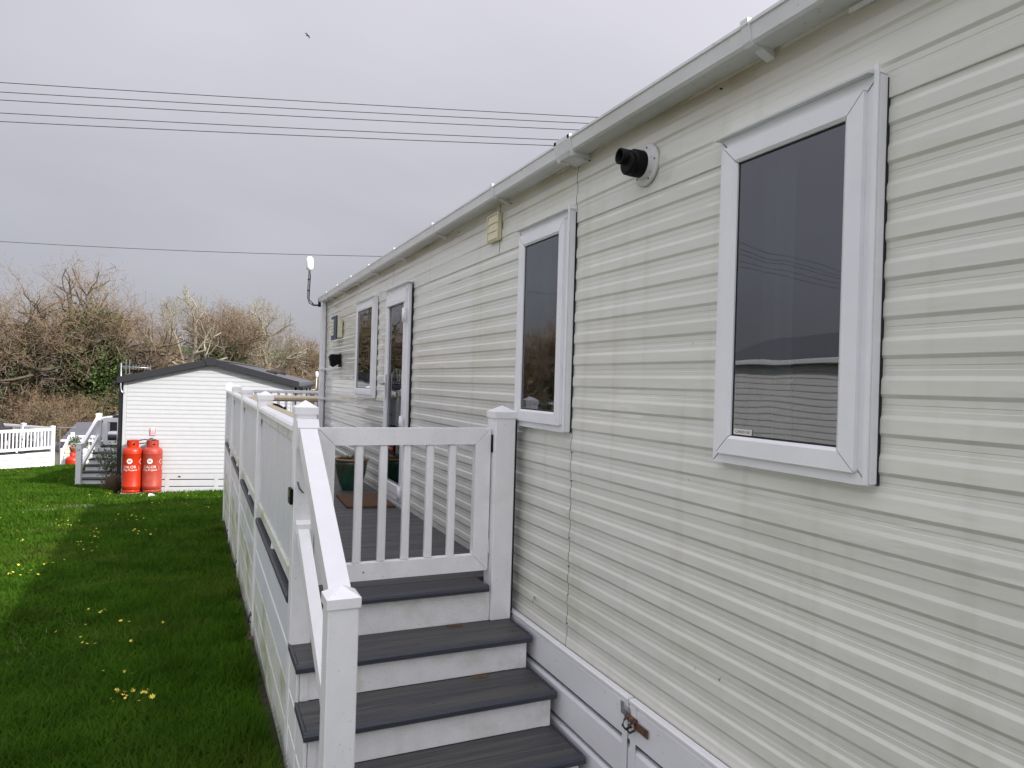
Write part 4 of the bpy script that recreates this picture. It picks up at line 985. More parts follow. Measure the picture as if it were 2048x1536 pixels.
# shrubs by the neighbour steps
def leaf_cloud(n, c, r, size, flat=.5):
    P = nr.normal(0, 1, (n, 3)); P /= np.linalg.norm(P, axis=1)[:, None]; P *= (nr.random(n) ** .45)[:, None]
    C = np.array(c) + P * np.array(r)
    d1 = nr.normal(0, 1, (n, 3)); d1 /= np.linalg.norm(d1, axis=1)[:, None]; d2 = np.cross(d1, nr.normal(0, 1, (n, 3))); d2 /= np.linalg.norm(d2, axis=1)[:, None]
    s = size * (.6 + .8 * nr.random(n))[:, None]
    V = np.stack([C + d1 * s, C + d2 * s * flat, C - d1 * s, C - d2 * s * flat], 1).reshape(-1, 3)
    return V, np.arange(4 * n).reshape(-1, 4)
def cloud_mb(*a):
    m = MB(); V, F = leaf_cloud(*a); m.v = [tuple(map(float, p)) for p in V]; m.f = [tuple(map(int, f)) for f in F]; return m
c = nbl(-.42, 1.15, 0); gz2 = zg(0, c.y)
sh = thing('evergreen_shrub', 'loose dark green shrub in front of the neighbour steps', 'shrub', (c.x, c.y, gz2))
m = MB()
for i in range(16):
    a = rnd.uniform(0, 6.28); m.tube([(0, 0, 0), (.12 * math.cos(a), .12 * math.sin(a), .4), (.4 * math.cos(a) * rnd.uniform(.3, 1), .3 * math.sin(a), rnd.uniform(.8, 1.35))], [.014, .010, .004], 5)
part('stem', m, 'bark', sh, local=True)
mb = MB()
for cc, rr, n in (((0, 0, .72), (.44, .34, .46), 360), ((-.18, 0, .42), (.30, .3, .30), 150), ((.14, 0, 1.08), (.26, .25, .28), 110), ((-.28, -.05, .72), (.22, .2, .18), 60)):
    q = cloud_mb(n, cc, rr, .042, .45); mb.add(q.v, q.f)
part('foliage', mb, 'shrub_leaf', sh, local=True, kind='stuff')
c = nbl(-.23, .25, 0)
bs = thing('brown_bush', 'low dead brown twiggy bush at the corner of the white caravan', 'bush', (c.x, c.y, zg(0, c.y)))
m = MB()
for i in range(650):
    a = rnd.uniform(0, 6.28); r = rnd.random() ** .5; top = .42 * math.sqrt(max(.05, 1 - r * r * .8)) * rnd.uniform(.7, 1.05)
    p = Vector((.10 * r * math.cos(a), .10 * r * math.sin(a), 0)); q = Vector((.30 * r * math.cos(a), .26 * r * math.sin(a), top)); s = .005
    d = Vector((math.sin(a), -math.cos(a), 0)) * s
    m.add([p - d, p + d, q + d * .5, q - d * .5], [(0, 1, 2, 3)])
part('twigs', m, 'shrub_brown', bs, local=True, kind='stuff')

# ================================================================== LEFT WHITE DECK
LC = px(103, 934); LC = Vector((LC.x, LC.y, LC.z)); LR = math.atan2(.67, .74)        # local +x runs back along the front edge (away from corner is -x)
ld = thing('left_deck', 'bright white balustraded deck at the left edge of the lawn', 'deck', LC, LR)
# local axes: -x along the front edge, +y along the far edge
LH, LF = .56, 1.37
post(ld, -.06, .06, -.06, .06, -.12, LF, 'pvc_clean', local=True, caph=.02, apex=.02)
post(ld, -2.66, -2.54, -.05, .05, -.05, LF - .02, 'pvc_clean', local=True, caph=.02, apex=.02)
for y in (1.5, 3.6): post(ld, -.06, .06, y, y + .12, -.2, LF + .02, 'pvc_clean', local=True, caph=.02, apex=.02)
part('deck_floor', MB().box(-3.2, -.03, .03, 4.4, LH - .03, LH + .015, .004), 'anthracite', ld, local=True)
part('top_rail', MB().box(-2.53, -.065, -.035, .035, LF - .14, LF - .04, .006), 'pvc_clean', ld, local=True)
part('top_rail', MB().box(-4.0, -2.67, -.035, .035, LF - .14, LF - .04, .006), 'pvc_clean', ld, local=True)
part('bottom_rail', MB().box(-2.53, -.065, -.03, .03, LH + .06, LH + .15, .006), 'pvc_clean', ld, local=True)
for k in range(22):
    x = -.14 - k * .113; part('baluster', MB().box(x - .022, x + .022, -.02, .02, LH + .1505, LF - .1405, .004), 'pvc_clean', ld, local=True)
part('rail_foot', MB().box(-1.18, -1.12, -.025, .025, LH + .0155, LH + .0595, .004), 'pvc_clean', ld, local=True)
for k in range(3): part('skirting_board', MB().box(-3.2, -.062, -.03, -.01, LH - .20 - k * .175, LH - .04 - k * .175, .004), 'pvc_clean', ld, local=True)
part('skirting_back', MB().box(-3.2, -.062, -.009, .0, -.05, LH - .04), 'gap_dark', ld, local=True)
for x in (-1.2, -2.4): part('batten', MB().box(x, x + .06, -.034, -.0305, .0, LH - .05, .001), 'pvc_clean', ld, local=True)
for a, b in ((.062, 1.498), (1.622, 3.598)):
    part('side_rail', MB().box(-.03, .03, a, b, LF - .10, LF - .02, .006), 'pvc_clean', ld, local=True)
    n = int((b - a) / .12)
    for k in range(n): part('baluster', MB().box(-.02, .02, a + .06 + k * .12, a + .10 + k * .12, LH + .02, LF - .1005, .004), 'skirt_grey', ld, local=True)
lt = Matrix.Translation(LC) @ Matrix.Rotation(LR, 4, 'Z')
def on_left(x, y, z=LH + .016): return lt @ Vector((x, y, z))
ps = thing('folded_parasol', 'folded black parasol leaning on the left white deck', 'parasol', on_left(-1.05, 1.05))
part('canopy', MB().lathe([(.02, .05), (.09, .12), (.14, .45), (.13, .75), (.07, .92), (.02, 1.0)], 14), 'black_rubber', ps, True, local=True)
part('pole', MB().tube([(0, 0, 0.001), (0, 0, 1.02)], .018, 8), 'steel', ps, local=True)
gtb = thing('dark_table', 'dark garden table on the left white deck', 'table', on_left(-1.75, 1.1))
part('table_top', MB().box(-.65, .6, -.45, .45, .66, .70, .01), 'furniture_dark', gtb, local=True)
for x, y in ((-.55, -.38), (.5, -.38), (-.55, .38), (.5, .38)): part('leg', MB().box(x - .03, x + .03, y - .03, y + .03, .001, .6595, .004), 'furniture_dark', gtb, local=True)
def deck_chair(name, label, loc):
    t = thing(name, label, 'chair', loc, .6, 'dark chairs on the left deck')
    part('seat', MB().box(-.24, .24, -.24, .24, .38, .43, .02), 'furniture_dark', t, local=True)
    part('backrest', MB().box(-.24, .24, .2, .25, .431, .80, .02), 'furniture_dark', t, local=True)
    for x, y in ((-.21, -.21), (.21, -.21), (-.21, .21), (.21, .21)): part('leg', MB().box(x - .02, x + .02, y - .02, y + .02, .001, .3795, .003), 'furniture_dark', t, local=True)
deck_chair('deck_chair', 'dark chair on the left white deck, nearer the parasol', on_left(-1.15, .5)); deck_chair('deck_chair', 'dark chair on the left white deck, at the frame edge', on_left(-1.85, .42))
for k, (x, y, w, lb) in enumerate(((-.95, .35, .16, 'grassy plant in a dark tub, left of two on the white deck'), (-.55, .35, .15, 'grassy plant in a dark tub, right of two on the white deck'))):
    t = thing('tub_plant', lb, 'plant', on_left(x, y))
    part('tub', MB().lathe([(w * .8, .001), (w, .30), (w * .9, .30)], 14), 'furniture_dark', t, True, local=True)
    part('foliage', cloud_mb(160, (0, 0, .42), (.17, .17, .16), .05, .2), 'plant_green', t, local=True, kind='stuff')

# ================================================================== THINGS SEEN IN THE GAP
fd_p = px(128, 933); fy = 31.5
q = px(125, 930, y=fy); zf = zg(0, fy)
fdk = thing('far_deck', 'small white railed deck with plant pots in the gap beside the neighbour steps', 'deck', (q.x, fy, zf), NR)
post(fdk, -.09, .0, 0, .1, -.05, .80, 'pvc_clean', local=True, caph=.02, apex=.02); post(fdk, .0, .12, .75, .85, -.05, 1.35, 'pvc_clean', local=True, caph=.02, apex=.02)
part('stair_rail', MB().prism_x([(.05, .76), (.05, .66), (.75, 1.18), (.75, 1.28)], -.06, .02), 'pvc_clean', fdk, local=True)
part('rail', MB().box(.12, 1.0, .77, .83, 1.18, 1.27, .004), 'pvc_clean', fdk, local=True)
part('floor', MB().box(.0, 1.1, .85, 2.2, .50, .56, .004), 'anthracite', fdk, local=True)
part('low_rail', MB().box(.0, 1.0, .0, .06, .52, .60, .004), 'pvc_clean', fdk, local=True)
part('bottom_rail', MB().box(.0, 1.0, .0, .06, .0, .07, .004), 'pvc_clean', fdk, local=True)
for k in range(7):
    part('baluster', MB().box(.03 + k * .13, .07 + k * .13, .012, .048, .0705, .5195, .004), 'pvc_clean', fdk, local=True)
    part('baluster', MB().box(.15 + k * .12, .18 + k * .12, .785, .815, .58, 1.1795, .004), 'pvc_clean', fdk, local=True)
fm = Matrix.Translation((q.x, fy, zf)) @ Matrix.Rotation(NR, 4, 'Z')
t = thing('terracotta_pot', 'terracotta pot with a leggy plant on the far deck', 'plant pot', fm @ Vector((.24, .5, .60)))
part('pot', MB().lathe([(.12, -.04), (.17, .18), (.19, .2), (.19, .24), (.16, .24)], 16), 'terracotta', t, True, local=True)
part('foliage', cloud_mb(140, (0, 0, .48), (.24, .22, .26), .05, .4), 'plant_green', t, local=True, kind='stuff')
part('pot_shelf', MB().box(-.22, .75, -.15, .15, -.07, -.041, .003), 'pvc_clean', t, local=True)
t = thing('potted_plant', 'dark green potted plant on the far deck beside the terracotta pot', 'plant', fm @ Vector((.56, .5, .56)))
part('pot', MB().lathe([(.10, .001), (.13, .2)], 14), 'white_box', t, True, local=True)
part('foliage', cloud_mb(120, (0, 0, .36), (.2, .2, .2), .05, .4), 'ivy', t, local=True, kind='stuff')
c = fm @ Vector((.46, -.35, 0)); c.z = zg(0, c.y)
t = thing('small_gas_bottle', 'squat red gas bottle by the far white railing', 'gas bottle', c)
part('body', MB().lathe([(.17, .001), (.24, .05), (.25, .15), (.25, .36), (.23, .43), (.16, .49), (.06, .52)], 24), 'gas_red', t, True, local=True)
part('collar', MB().lathe([(.10, .49), (.11, .64), (.10, .64), (.09, .5)], 18, caps=False), 'gas_red', t, True, local=True)
part('valve', MB().lathe([(.03, .5), (.03, .6)], 10), 'black_plastic', t, True, local=True)
# cream caravans beyond
def far_caravan(name, label, loc, rz, L, Wd, H, rh, wall, win, pitch=.17):
    t = thing(name, label, 'caravan', loc, rz)
    part('wall', MB().add([(0, 0, -.3), (Wd, 0, -.3), (Wd, 0, H), (Wd / 2, 0, H + rh), (0, 0, H), (0, L, -.3), (Wd, L, -.3), (Wd, L, H), (Wd / 2, L, H + rh), (0, L, H)],
         [(0, 1, 2, 3, 4), (5, 9, 8, 7, 6), (0, 4, 9, 5), (1, 6, 7, 2)]), wall, t, local=True)
    for s in (-1, 1):
        xo = -.1 if s < 0 else Wd + .1
        part('roof', MB().extrude([((Wd / 2, -.1, H + rh + .06), (Wd / 2, L + .1, H + rh + .06)), ((xo, -.1, H + .0), (xo, L + .1, H + .0)), ((xo, -.1, H - .06), (xo, L + .1, H - .06)), ((Wd / 2, -.1, H + rh), (Wd / 2, L + .1, H + rh))], 0, 0), 'roof_tile', t, local=True)
        part('gutter', MB().box(min(xo, xo + s * .1), max(xo, xo + s * .1), -.1, L + .1, H - .1, H - .01, .01), 'pvc_clean', t, local=True)
        pb = pitch; n = int(H / pb)
        for k in range(n):
            xw = -.001 if s < 0 else Wd + .001
            part('siding_board', MB().extrude([((xw, .02, k * pb), (xw, L - .02, k * pb)), ((xw + s * .014, .02, k * pb), (xw + s * .014, L - .02, k * pb)), ((xw + s * .014, .02, k * pb + .015), (xw + s * .014, L - .02, k * pb + .015)), ((xw + s * .003, .02, k * pb + pb - .005), (xw + s * .003, L - .02, k * pb + pb - .005))], 0, 0), wall, t, local=True)
        for y0 in win:
            xw = -.022 if s < 0 else Wd + .022
            a, b = sorted((xw, xw + s * .03)); w = part('window', MB().box(a, b, y0, y0 + .9, H - 1.15, H - .25, .006), 'pvc_clean', t, local=True)
            a, b = sorted((xw + s * .0305, xw + s * .034)); part('pane', MB().box(a, b, y0 + .08, y0 + .82, H - 1.07, H - .33), 'dark_trim', w, local=True)
    return t
q = px(163, 878, y=34.5); far_caravan('cream_caravan', 'cream caravan with grey roof half hidden behind the neighbour steps', (q.x + 5.3, 33.5, q.z - 2.3), R(80), 6, 3.4, 2.3, .55, 'cream_wall', (1, 3))
q = px(118, 905, y=35); far_caravan('low_caravan', 'low cream caravan with pale grey roof between the two white decks', (q.x - 2.7, 35.0, q.z - 2.0), R(8), 5.5, 3.0, 1.9, .5, 'cream_wall', (2, 5))
q = px(125, 862, y=34.2)
t = thing('far_tv_aerial', 'thin TV aerial above the far white railing', 'aerial', (q.x - .1, 34.3, zg(0, 34.3)))
part('pole', MB().tube([(0, 0, 0.0), (0, 0, 1.9)], .02, 6), 'steel', t, local=True)
part('boom', MB().tube([(-.12, 0, 1.85), (.58, 0, 1.87)], .014, 6), 'steel', t, local=True)
for k in range(6): part('element', MB().tube([(.0 + k * .1, -.12, 1.86), (.0 + k * .1, .12, 1.86)], .008, 5), 'steel', t, local=True)

# caravans out of frame to the left, seen in the window reflections
far_caravan('opposite_caravan', 'cream caravan across the lawn, seen mirrored in the nearest window', (-11.9, -1.5, -.70), 0, 13, 3.7, 3.0, .55, 'b_wall', (3, 6.5), .115)
far_caravan('side_caravan', 'cream caravan mirrored low in the middle window', (-16.5, 24, zg(0, 24) - .3), R(20), 10, 3.7, 2.4, .8, 'b_wall', (2, 5, 7.5))

# ================================================================== TREES
def unit(v): return v.normalized()
tr = random.Random(1)
def gv(s=1.0): return Vector((tr.gauss(0, s), tr.gauss(0, s), tr.gauss(0, s)))
class TreeGeo:
    def __init__(s): s.tv = []; s.tf = []; s.qv = []; s.qf = []; s.ends = []; s.nodes = []
    def seg(s, p, q, r0, r1, n=4):
        d = (q - p).normalized(); a = d.cross(Vector((.3, .2, 1.0))).normalized(); b = d.cross(a); o = len(s.tv)
        for P, r in ((p, r0), (q, r1)):
            for k in range(n):
                t = 2 * math.pi * k / n; s.tv.append(P + (a * math.cos(t) + b * math.sin(t)) * r)
        for k in range(n): s.tf.append((o + k, o + (k + 1) % n, o + n + (k + 1) % n, o + n + k))
    def rib(s, p, q, w0, w1, sd):
        a = (q - p).cross(sd).normalized(); o = len(s.qv)
        s.qv += [p - a * w0, p + a * w0, q + a * w1, q - a * w1]; s.qf.append((o, o + 1, o + 2, o + 3))
def grow_tree(seed, H, W, trunk_h, r0, crown_lo, lean=(0, 0), limbs=6, upness=.12, caps=(0, 13, 58, 280, 1400, 5600)):
    """bare broadleaf tree grown level by level inside an uneven ellipsoid"""
    tr.seed(seed); T = TreeGeo()
    cz = (H + crown_lo) / 2; hz = (H - crown_lo) / 2; U = tr.uniform
    def inside(p):
        ex, ey, ez = (p.x - lean[0]) / W, (p.y - lean[1]) / W, (p.z - cz) / hz
        n = 1 + .13 * math.sin(3.1 * math.atan2(ey, ex) + seed) + .12 * math.sin(7 * ex + 5 * ez + seed)
        return ex * ex + ey * ey + ez * ez < n * n
    front = []
    p = Vector(); d = Vector((lean[0] * .12, lean[1] * .12, 1.0)).normalized(); r = r0
    for i in range(6):
        q = p + (d + gv(.06)).normalized() * trunk_h / 6; T.seg(p, q, r, r * .93, 8); T.nodes.append((q, r)); p = q; r *= .93
        if i >= 3: a = U(0, 6.28); front.append((p, Vector((math.cos(a), math.sin(a), U(.2, .7))).normalized(), r * .5, H * .25))
    for k in range(limbs):
        a = 2 * math.pi * k / limbs + U(-.4, .4); front.append((p, Vector((math.cos(a), math.sin(a), U(.35, 1.7))).normalized(), r * U(.5, .72), H * U(.22, .30)))
    front.append((p, (d + gv(.12)).normalized(), r * .92, H * .30))
    for lev in range(1, 6):
        nxt = []
        if len(front) > caps[lev]: front = tr.sample(front[:-1], caps[lev]) + front[-1:]
        for p, d, r, L in front:
            n = 4 if lev < 3 else 3; dead = False
            for i in range(n):
                d = (d + gv(.20 + .03 * lev) + Vector((0, 0, .05))).normalized(); q = p + d * L / n; r2 = r * .87
                if lev <= 3: T.seg(p, q, max(r * 1.25, .016), max(r2 * 1.25, .013), 6 if lev < 2 else 4 if lev < 3 else 3); T.nodes.append((q, r2))
                else: T.rib(p, q, max(r * .8, .0058), max(r2 * .8, .0045), gv())
                p, r = q, r2
                if lev < 5 and (i > 0 or lev > 2):
                    for _ in range(2 if tr.random() < .4 else 1):
                        out = d.cross(gv()).normalized(); nd = (d * U(.35, .85) + out * U(.5, .95) + Vector((0, 0, upness * U(0, 1)))).normalized()
                        if inside(p + nd * L * .2): nxt.append((p, nd, r * U(.5, .68), L * U(.55, .78)))
                if not inside(p): dead = True; break
            T.ends.append(p) if lev > 3 else None
            if lev < 5 and not dead:
                for _ in range(2): nxt.append((p, (d + gv(.4) + Vector((0, 0, upness * .4))).normalized(), r * .75, L * U(.6, .8)))
        front = nxt
    return T
def make_tree(name, label, loc, seed, H, W, trunk_h, r0, crown_lo, twig='twig', bark='bark', ivy=0, group='bare trees beyond the caravans', buds=.6, **k):
    T = grow_tree(seed, H, W, trunk_h, r0, crown_lo, **k)
    t = thing(name, label, 'tree', loc, 0, group); lean0 = k.get('lean', (0, 0))[0] + .4
    def mk(nm, V, F, m, kind=None):
        o = np_obj(nm, np.array(V), np.array(F), m, parent=t); return o
    mk('trunk', [tuple(v) for v in T.tv], T.tf, bark); mk('crown', [tuple(v) for v in T.qv], T.qf, twig)
    g = np.random.default_rng(seed + 99)
    E_ = np.array([tuple(e) for e in T.ends]); n = int(len(E_) * buds)
    if n > 10:
        C = E_[g.integers(0, len(E_), n)] + g.normal(0, .10, (n, 3)); d1 = g.normal(0, 1, (n, 3)); d1 /= np.linalg.norm(d1, axis=1)[:, None]
        d2 = np.cross(d1, g.normal(0, 1, (n, 3))); d2 /= np.linalg.norm(d2, axis=1)[:, None]; s = (.014 + .020 * g.random(n))[:, None]
        V = np.stack([C + d1 * s * 1.6, C + d2 * s * .5, C - d1 * s * 1.6, C - d2 * s * .5], 1).reshape(-1, 3)
        mk('buds', V, np.arange(4 * n).reshape(-1, 4), 'bud')
    if ivy:
        nodes = [(np.array(p), r) for p, r in T.nodes if p[2] < H * .74 and r > .05 and abs(p[0] - lean0) < 1.25]
        VV = []
        for i in range(ivy):
            p, r = nodes[int(g.integers(0, len(nodes)))]
            if r < .07 and g.random() < .5: continue
            C = p + g.normal(0, .20 + r, (26, 3)) * np.array([1, 1, 1.5]); d1 = g.normal(0, 1, (26, 3)); d1 /= np.linalg.norm(d1, axis=1)[:, None]
            d2 = np.cross(d1, g.normal(0, 1, (26, 3))); d2 /= np.linalg.norm(d2, axis=1)[:, None]; s = .055 + .05 * g.random((26, 1))
            VV.append(np.stack([C + d1 * s, C + d2 * s * .7, C - d1 * s, C - d2 * s * .7], 1).reshape(-1, 3))
        if H > 9.5 and ivy > 100:                 # thick ivy column up the middle
            for i in range(ivy):
                z = g.uniform(1.0, H * .74); wd = .95 * (1 - z / (H * .95)) + .18
                p = np.array([lean0 + (z - 4) * .13 + g.normal(0, wd), -.5 + g.normal(0, .45), z])
                C = p + g.normal(0, .17, (22, 3)); d1 = g.normal(0, 1, (22, 3)); d1 /= np.linalg.norm(d1, axis=1)[:, None]
                d2 = np.cross(d1, g.normal(0, 1, (22, 3))); d2 /= np.linalg.norm(d2, axis=1)[:, None]; s = .045 + .045 * g.random((22, 1))
                VV.append(np.stack([C + d1 * s, C + d2 * s * .7, C - d1 * s, C - d2 * s * .7], 1).reshape(-1, 3))
        V = np.concatenate(VV); mk('ivy', V, np.arange(len(V)).reshape(-1, 4), 'ivy')
    return t, len(T.qf), len(T.tf)
def tree_at(u, y): q = px(u, 800, y=y); return (q.x, y, zg(0, y) - .3)
TREES = [
    ('oak_tree', 'broad ivy-clad bare oak, the largest tree left of the white caravan', 178, 44, 3, 11.2, 4.6, 4.0, .46, 3.2, dict(ivy=520, limbs=9, lean=(-.2, 0))),
    ('oak_tree', 'spreading bare tree at the left edge of the frame', 40, 43, 8, 9.6, 4.0, 3.4, .34, 2.8, dict(ivy=60, limbs=7)),
    ('ash_tree', 'pale trunked slender bare tree behind the white caravan ridge', 368, 46, 21, 10.0, 1.9, 5.5, .20, 4.2, dict(bark='bark_pale', twig='twig_grey', buds=.1, limbs=5, upness=.5)),
    ('oak_tree', 'brown twiggy bare tree with ivy right above the white caravan ridge', 437, 48, 34, 10.0, 2.9, 4.6, .30, 4.0, dict(ivy=170, limbs=8, buds=.8)),
    ('ash_tree', 'grey bare tree, second from the cream caravan corner', 520, 50, 47, 10.2, 2.8, 4.8, .27, 3.6, dict(bark='bark_pale', twig='twig_grey', buds=.4, limbs=6, upness=.4)),
    ('oak_tree', 'low rounded bare tree beside the cream caravan corner', 605, 52, 59, 8.3, 3.0, 3.6, .26, 2.4, dict(limbs=7, buds=.8)),
    ('oak_tree', 'small bare tree right of the big ivy oak', 262, 47, 71, 9.7, 2.6, 4.0, .25, 2.8, dict(limbs=7)),
    ('thorn_tree', 'low tangled brown tree under the bare trees, left of the TV aerial', 118, 41, 83, 5.2, 3.3, 1.6, .18, .6, dict(limbs=8, ivy=60, buds=.5)),
    ('thorn_tree', 'low tangled brown tree right of the TV aerial', 330, 45, 95, 6.0, 3.0, 2.4, .18, 1.2, dict(limbs=7, buds=.8)),
    ('thorn_tree', 'low brown tree behind the dark roof slope of the white caravan', 560, 45, 101, 6.4, 3.0, 2.6, .18, 1.4, dict(limbs=7, buds=.8)),
]
STAT = []
protos = []
for nm, lb, u, yy, sd, H, W, th, r0, lo, kw in TREES:
    t, a, b = make_tree(nm, lb, tree_at(u, yy), sd, H, W, th, r0, lo, **kw); STAT.append((lb[:20], a, b)); protos.append(t)
print('TREES', STAT)
# trees out of frame on the left, mirrored in the windows
for i, (x, y, k, rz) in enumerate(((-22, 42, 0, 1.0), (-25, 49, 3, 2.0), (-18, 44, 1, .5), (-29, 52, 4, 2.7), (-16, 52, 5, 4.0))):
    copy_tree(protos[k], (x, y, zg(x, y) - .3), rz, 'bare tree %s of the row out of frame on the left' % ['first', 'second', 'third', 'fourth', 'fifth'][i])

def build_thicket():
    g = np.random.default_rng(5); V = []; q_ = random.Random(5); U = q_.uniform; G = q_.gauss
    def top(x): return 4.3 + 1.1 * mnoise.noise(Vector((x * .33, .5, 0))) + .5 * mnoise.noise(Vector((x * 1.1, 2.5, 0))) - (.5 if x > -3 else 0)
    for i in range(15000):
        x = U(-14, 10) if q_.random() < .8 else U(-30, 16); y = U(41, 48)
        h = top(x) * (.45 + .55 * min(1, (y - 40) / 4)); p = Vector((x, y, zg(x, y) + h * q_.random() ** .8 * .95))
        d = Vector((G(0, 1), G(0, .7), U(.0, 1.3))).normalized(); L = U(.25, .6); w = U(.006, .017); sd = Vector((G(0, 1), G(0, 1), G(0, 1)))
        for k in range(3):
            q = p + d * L; a = d.cross(sd).normalized() * w; V += [p - a, p + a, q + a * .8, q - a * .8]; p = q; d = (d + Vector((G(0, .3), G(0, .3), -.38))).normalized(); w *= .85
    V = np.array(V); np_obj('thicket', V, np.arange(len(V)).reshape(-1, 4), 'bramble', kind='stuff', label='dense brown leafless thicket of brambles below the trees', cat='thicket')
    VV = []
    for i in range(620):
        x = g.uniform(-14, 9) if g.random() < .8 else g.uniform(-28, 14); y = g.uniform(41, 47); h = top(x) * (.4 + .55 * min(1, (y - 40) / 4))
        c = np.array([x, y, zg(x, y) + h * g.random()]); n = 42
        C = c + g.normal(0, 1, (n, 3)) * np.array([.42, .3, .34]); d1 = g.normal(0, 1, (n, 3)); d1 /= np.linalg.norm(d1, axis=1)[:, None]
        d2 = np.cross(d1, g.normal(0, 1, (n, 3))); d2 /= np.linalg.norm(d2, axis=1)[:, None]; s = .05 + .05 * g.random((n, 1))
        VV.append(np.stack([C + d1 * s, C + d2 * s * .7, C - d1 * s, C - d2 * s * .7], 1).reshape(-1, 3))
    V = np.concatenate(VV); np_obj('undergrowth', V, np.arange(len(V)).reshape(-1, 4), 'bramble_leaf', kind='stuff', label='green ivy and bramble leaves scattered through the brown thicket', cat='undergrowth')
build_thicket()

# ================================================================== OVERHEAD WIRES, BIRD
WL = [((0, 165), (1200, 235)), ((0, 184), (1180, 247)), ((0, 200), (1160, 260)), ((0, 226), (1120, 280)), ((0, 243), (1100, 291))]
NM = ['topmost', 'second', 'third', 'fourth', 'lowest']
for i, (a, b) in enumerate(WL):
    P, Q = px(*a, y=25.0), px(*b, y=19.2); d = Q - P
    pts = []
    for k in range(25):
        t = -2.6 + 4.7 * k / 24; p = P + d * t; p.z = P.z + d.z * t + .12 * ((t - .5) ** 2 - .25); pts.append(p)
    solo('overhead_wire', MB().tube(pts, .0105, 6), 'wire', '%s of the five parallel overhead wires' % NM[i], 'wire', 'overhead wires', smooth=True)
P, Q = px(0, 483, y=26.0), px(770, 513, y=21.0); d = Q - P
solo('overhead_wire', MB().tube([(P + d * t) + Vector((0, 0, .25 * ((t - .5) ** 2 - .25))) for t in [-1.5 + 4 * k / 24 for k in range(25)]], .008, 6), 'wire', 'single low overhead wire running above the bare trees', 'wire', 'overhead wires', smooth=True)
for t, lb in ((-2.6, 'wooden pole out of frame on the left carrying the wires'), (2.1, 'wooden pole out of frame behind the cream caravan carrying the wires')):
    P, Q = px(0, 165, y=25.0), px(1200, 235, y=19.2); p = P + (Q - P) * t
    solo('utility_pole', MB().tube([(p.x, p.y + .12, zg(p.x, p.y) - .3), (p.x, p.y + .12, p.z + 1.2)], [.16, .11], 12), 'pole_wood', lb, 'pole', smooth=True)
bp = px(615.5, 71.5, y=42)
m = MB().tube([(-.10, .02, 0), (-.05, .01, .01), (0, 0, .02), (.06, -.01, .0), (.10, -.02, -.03)], [.012, .035, .045, .035, .008], 8)
brd = thing('bird', 'tiny dark bird flying high against the grey sky', 'bird', bp)
part('body', m, 'bird', brd, True, local=True)
part('wing', MB().add([(-.02, 0, .03), (.05, 0, .02), (-.08, -.10, .10), (-.20, -.14, .06), (-.02, 0, .02), (.05, 0, .01)], [(0, 1, 2), (0, 2, 3), (4, 3, 2, 5)]), 'bird', brd, local=True)
part('wing', MB().add([(-.02, 0, .03), (.05, 0, .02), (.14, .08, -.06), (.12, .12, -.09), (-.02, 0, .02), (.05, 0, .01)], [(0, 1, 2), (0, 2, 3), (4, 3, 2, 5)]), 'bird', brd, local=True)

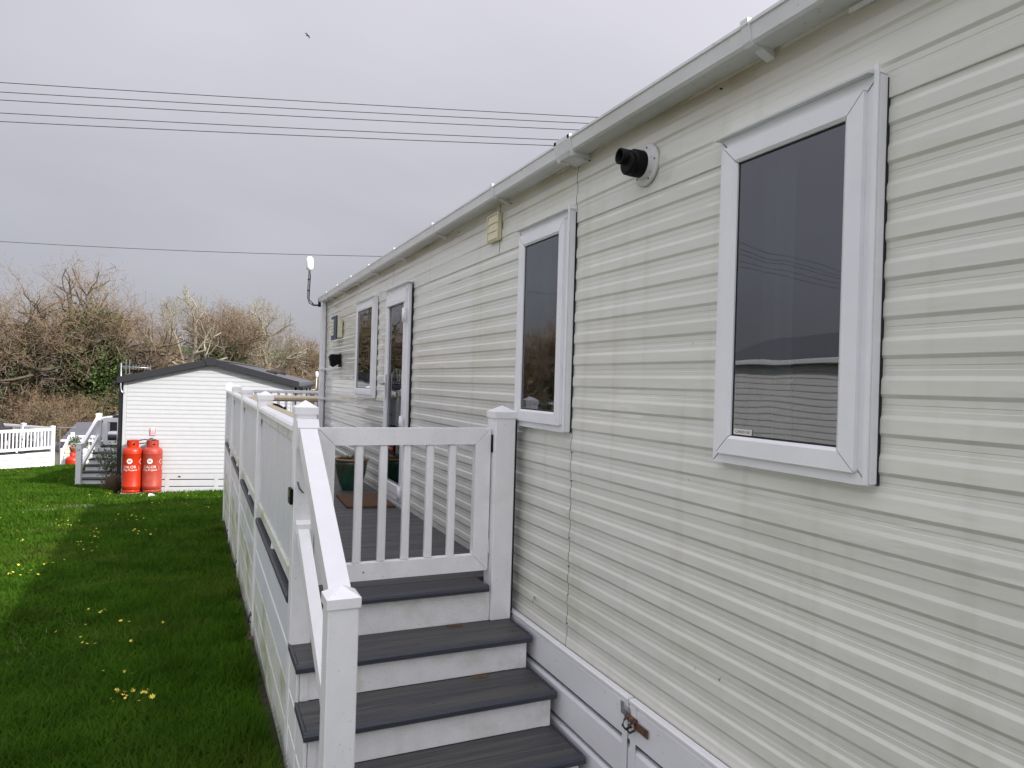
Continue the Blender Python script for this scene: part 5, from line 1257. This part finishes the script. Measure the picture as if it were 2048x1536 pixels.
# ================================================================== LAWN FLOWERS AND LITTER
def flower_mesh():
    m = MB()
    for k in range(6):
        a = k * 1.047; b = a + .42; c = a - .42
        m.add([(0, 0, 0), (.011 * math.cos(c), .011 * math.sin(c), .006), (.021 * math.cos(a), .021 * math.sin(a), .013), (.011 * math.cos(b), .011 * math.sin(b), .006)], [(0, 1, 2, 3)])
    me = mesh_of('yellow_flower', m.v, m.f); me.materials.append(MATS['petal']); return me
fme = flower_mesh()
FL = [(40, 1165), (25, 1158), (62, 1155), (75, 1163), (45, 1150), (22, 1162), (66, 1146), (88, 1140), (92, 1139), (36, 1142), (18, 1159), (57, 1160), (128, 1133), (105, 1140), (45, 1090), (34, 1072), (42, 1091), (35, 1090), (46, 1092)]
for u, v in ((222, 1418), (236, 1404), (248, 1405), (252, 1412), (262, 1407), (264, 1403), (244, 1418), (277, 1423), (285, 1412), (295, 1403), (302, 1415), (225, 1423), (250, 1423), (305, 1419), (232, 1407), (290, 1412),
             (165, 1302), (177, 1237), (199, 1243), (202, 1240), (210, 1238), (213, 1236), (241, 1258), (258, 1263), (325, 1262), (112, 1280), (173, 1304), (190, 1305), (261, 1304), (206, 1362), (247, 1365), (264, 1368), (161, 1290), (170, 1268)): FL.append((u, v))
def cluster(n, u0, u1, v0, v1):
    for _ in range(n): FL.append((rnd.uniform(u0, u1), rnd.uniform(v0, v1)))
cluster(13, 110, 170, 1045, 1062); cluster(18, 215, 330, 1022, 1050); cluster(12, 265, 315, 1066, 1085); cluster(10, 148, 205, 1088, 1115); cluster(12, 175, 205, 1068, 1085)
cluster(14, 300, 430, 1008, 1025); cluster(18, 150, 330, 985, 1000); cluster(12, 5, 60, 941, 948); cluster(12, 100, 150, 955, 965); cluster(8, 0, 120, 975, 1060); cluster(10, 330, 440, 985, 1005)
for i, (u, v) in enumerate(FL):
    p = px(u, v)
    o = bpy.data.objects.new('yellow_flower', fme); COL.objects.link(o); s = rnd.uniform(.5, .9)
    o.location = (p.x, p.y, zg(p.x, p.y) + rnd.uniform(.055, .08)); o.rotation_euler = (rnd.uniform(.1, .7), rnd.uniform(-.4, .4), rnd.uniform(0, 6)); o.scale = (s, s, s)
    tag(o, 'small yellow star-shaped flower scattered in the lawn', 'flower', 'yellow flowers in the lawn')
p = px(304, 996)
solo('litter_scrap', MB().add([(p.x - .08, p.y, p.z + .03), (p.x + .02, p.y - .05, p.z + .05), (p.x + .10, p.y, p.z + .035), (p.x + .0, p.y + .07, p.z + .08), (p.x - .06, p.y + .05, p.z + .09)], [(0, 1, 3, 4), (1, 2, 3)]), 'litter_white', 'crumpled white scrap on the grass before the gas bottles', 'litter')
for u, v, w, lb in ((76, 1024, .55, 'mossy stepping slab set in the sunlit lawn'), (155, 1015, .5, 'mossy stepping slab set at the shadow edge of the lawn'), (165, 968, .5, 'stepping slab in the grass before the neighbour steps')):
    p = px(u, v); solo('stepping_slab', MB().box(p.x - w / 2, p.x + w / 2, p.y - .2, p.y + .2, p.z - .03, p.z + .022, .006), 'slab_stone', lb, 'slab', 'stepping slabs in the lawn')
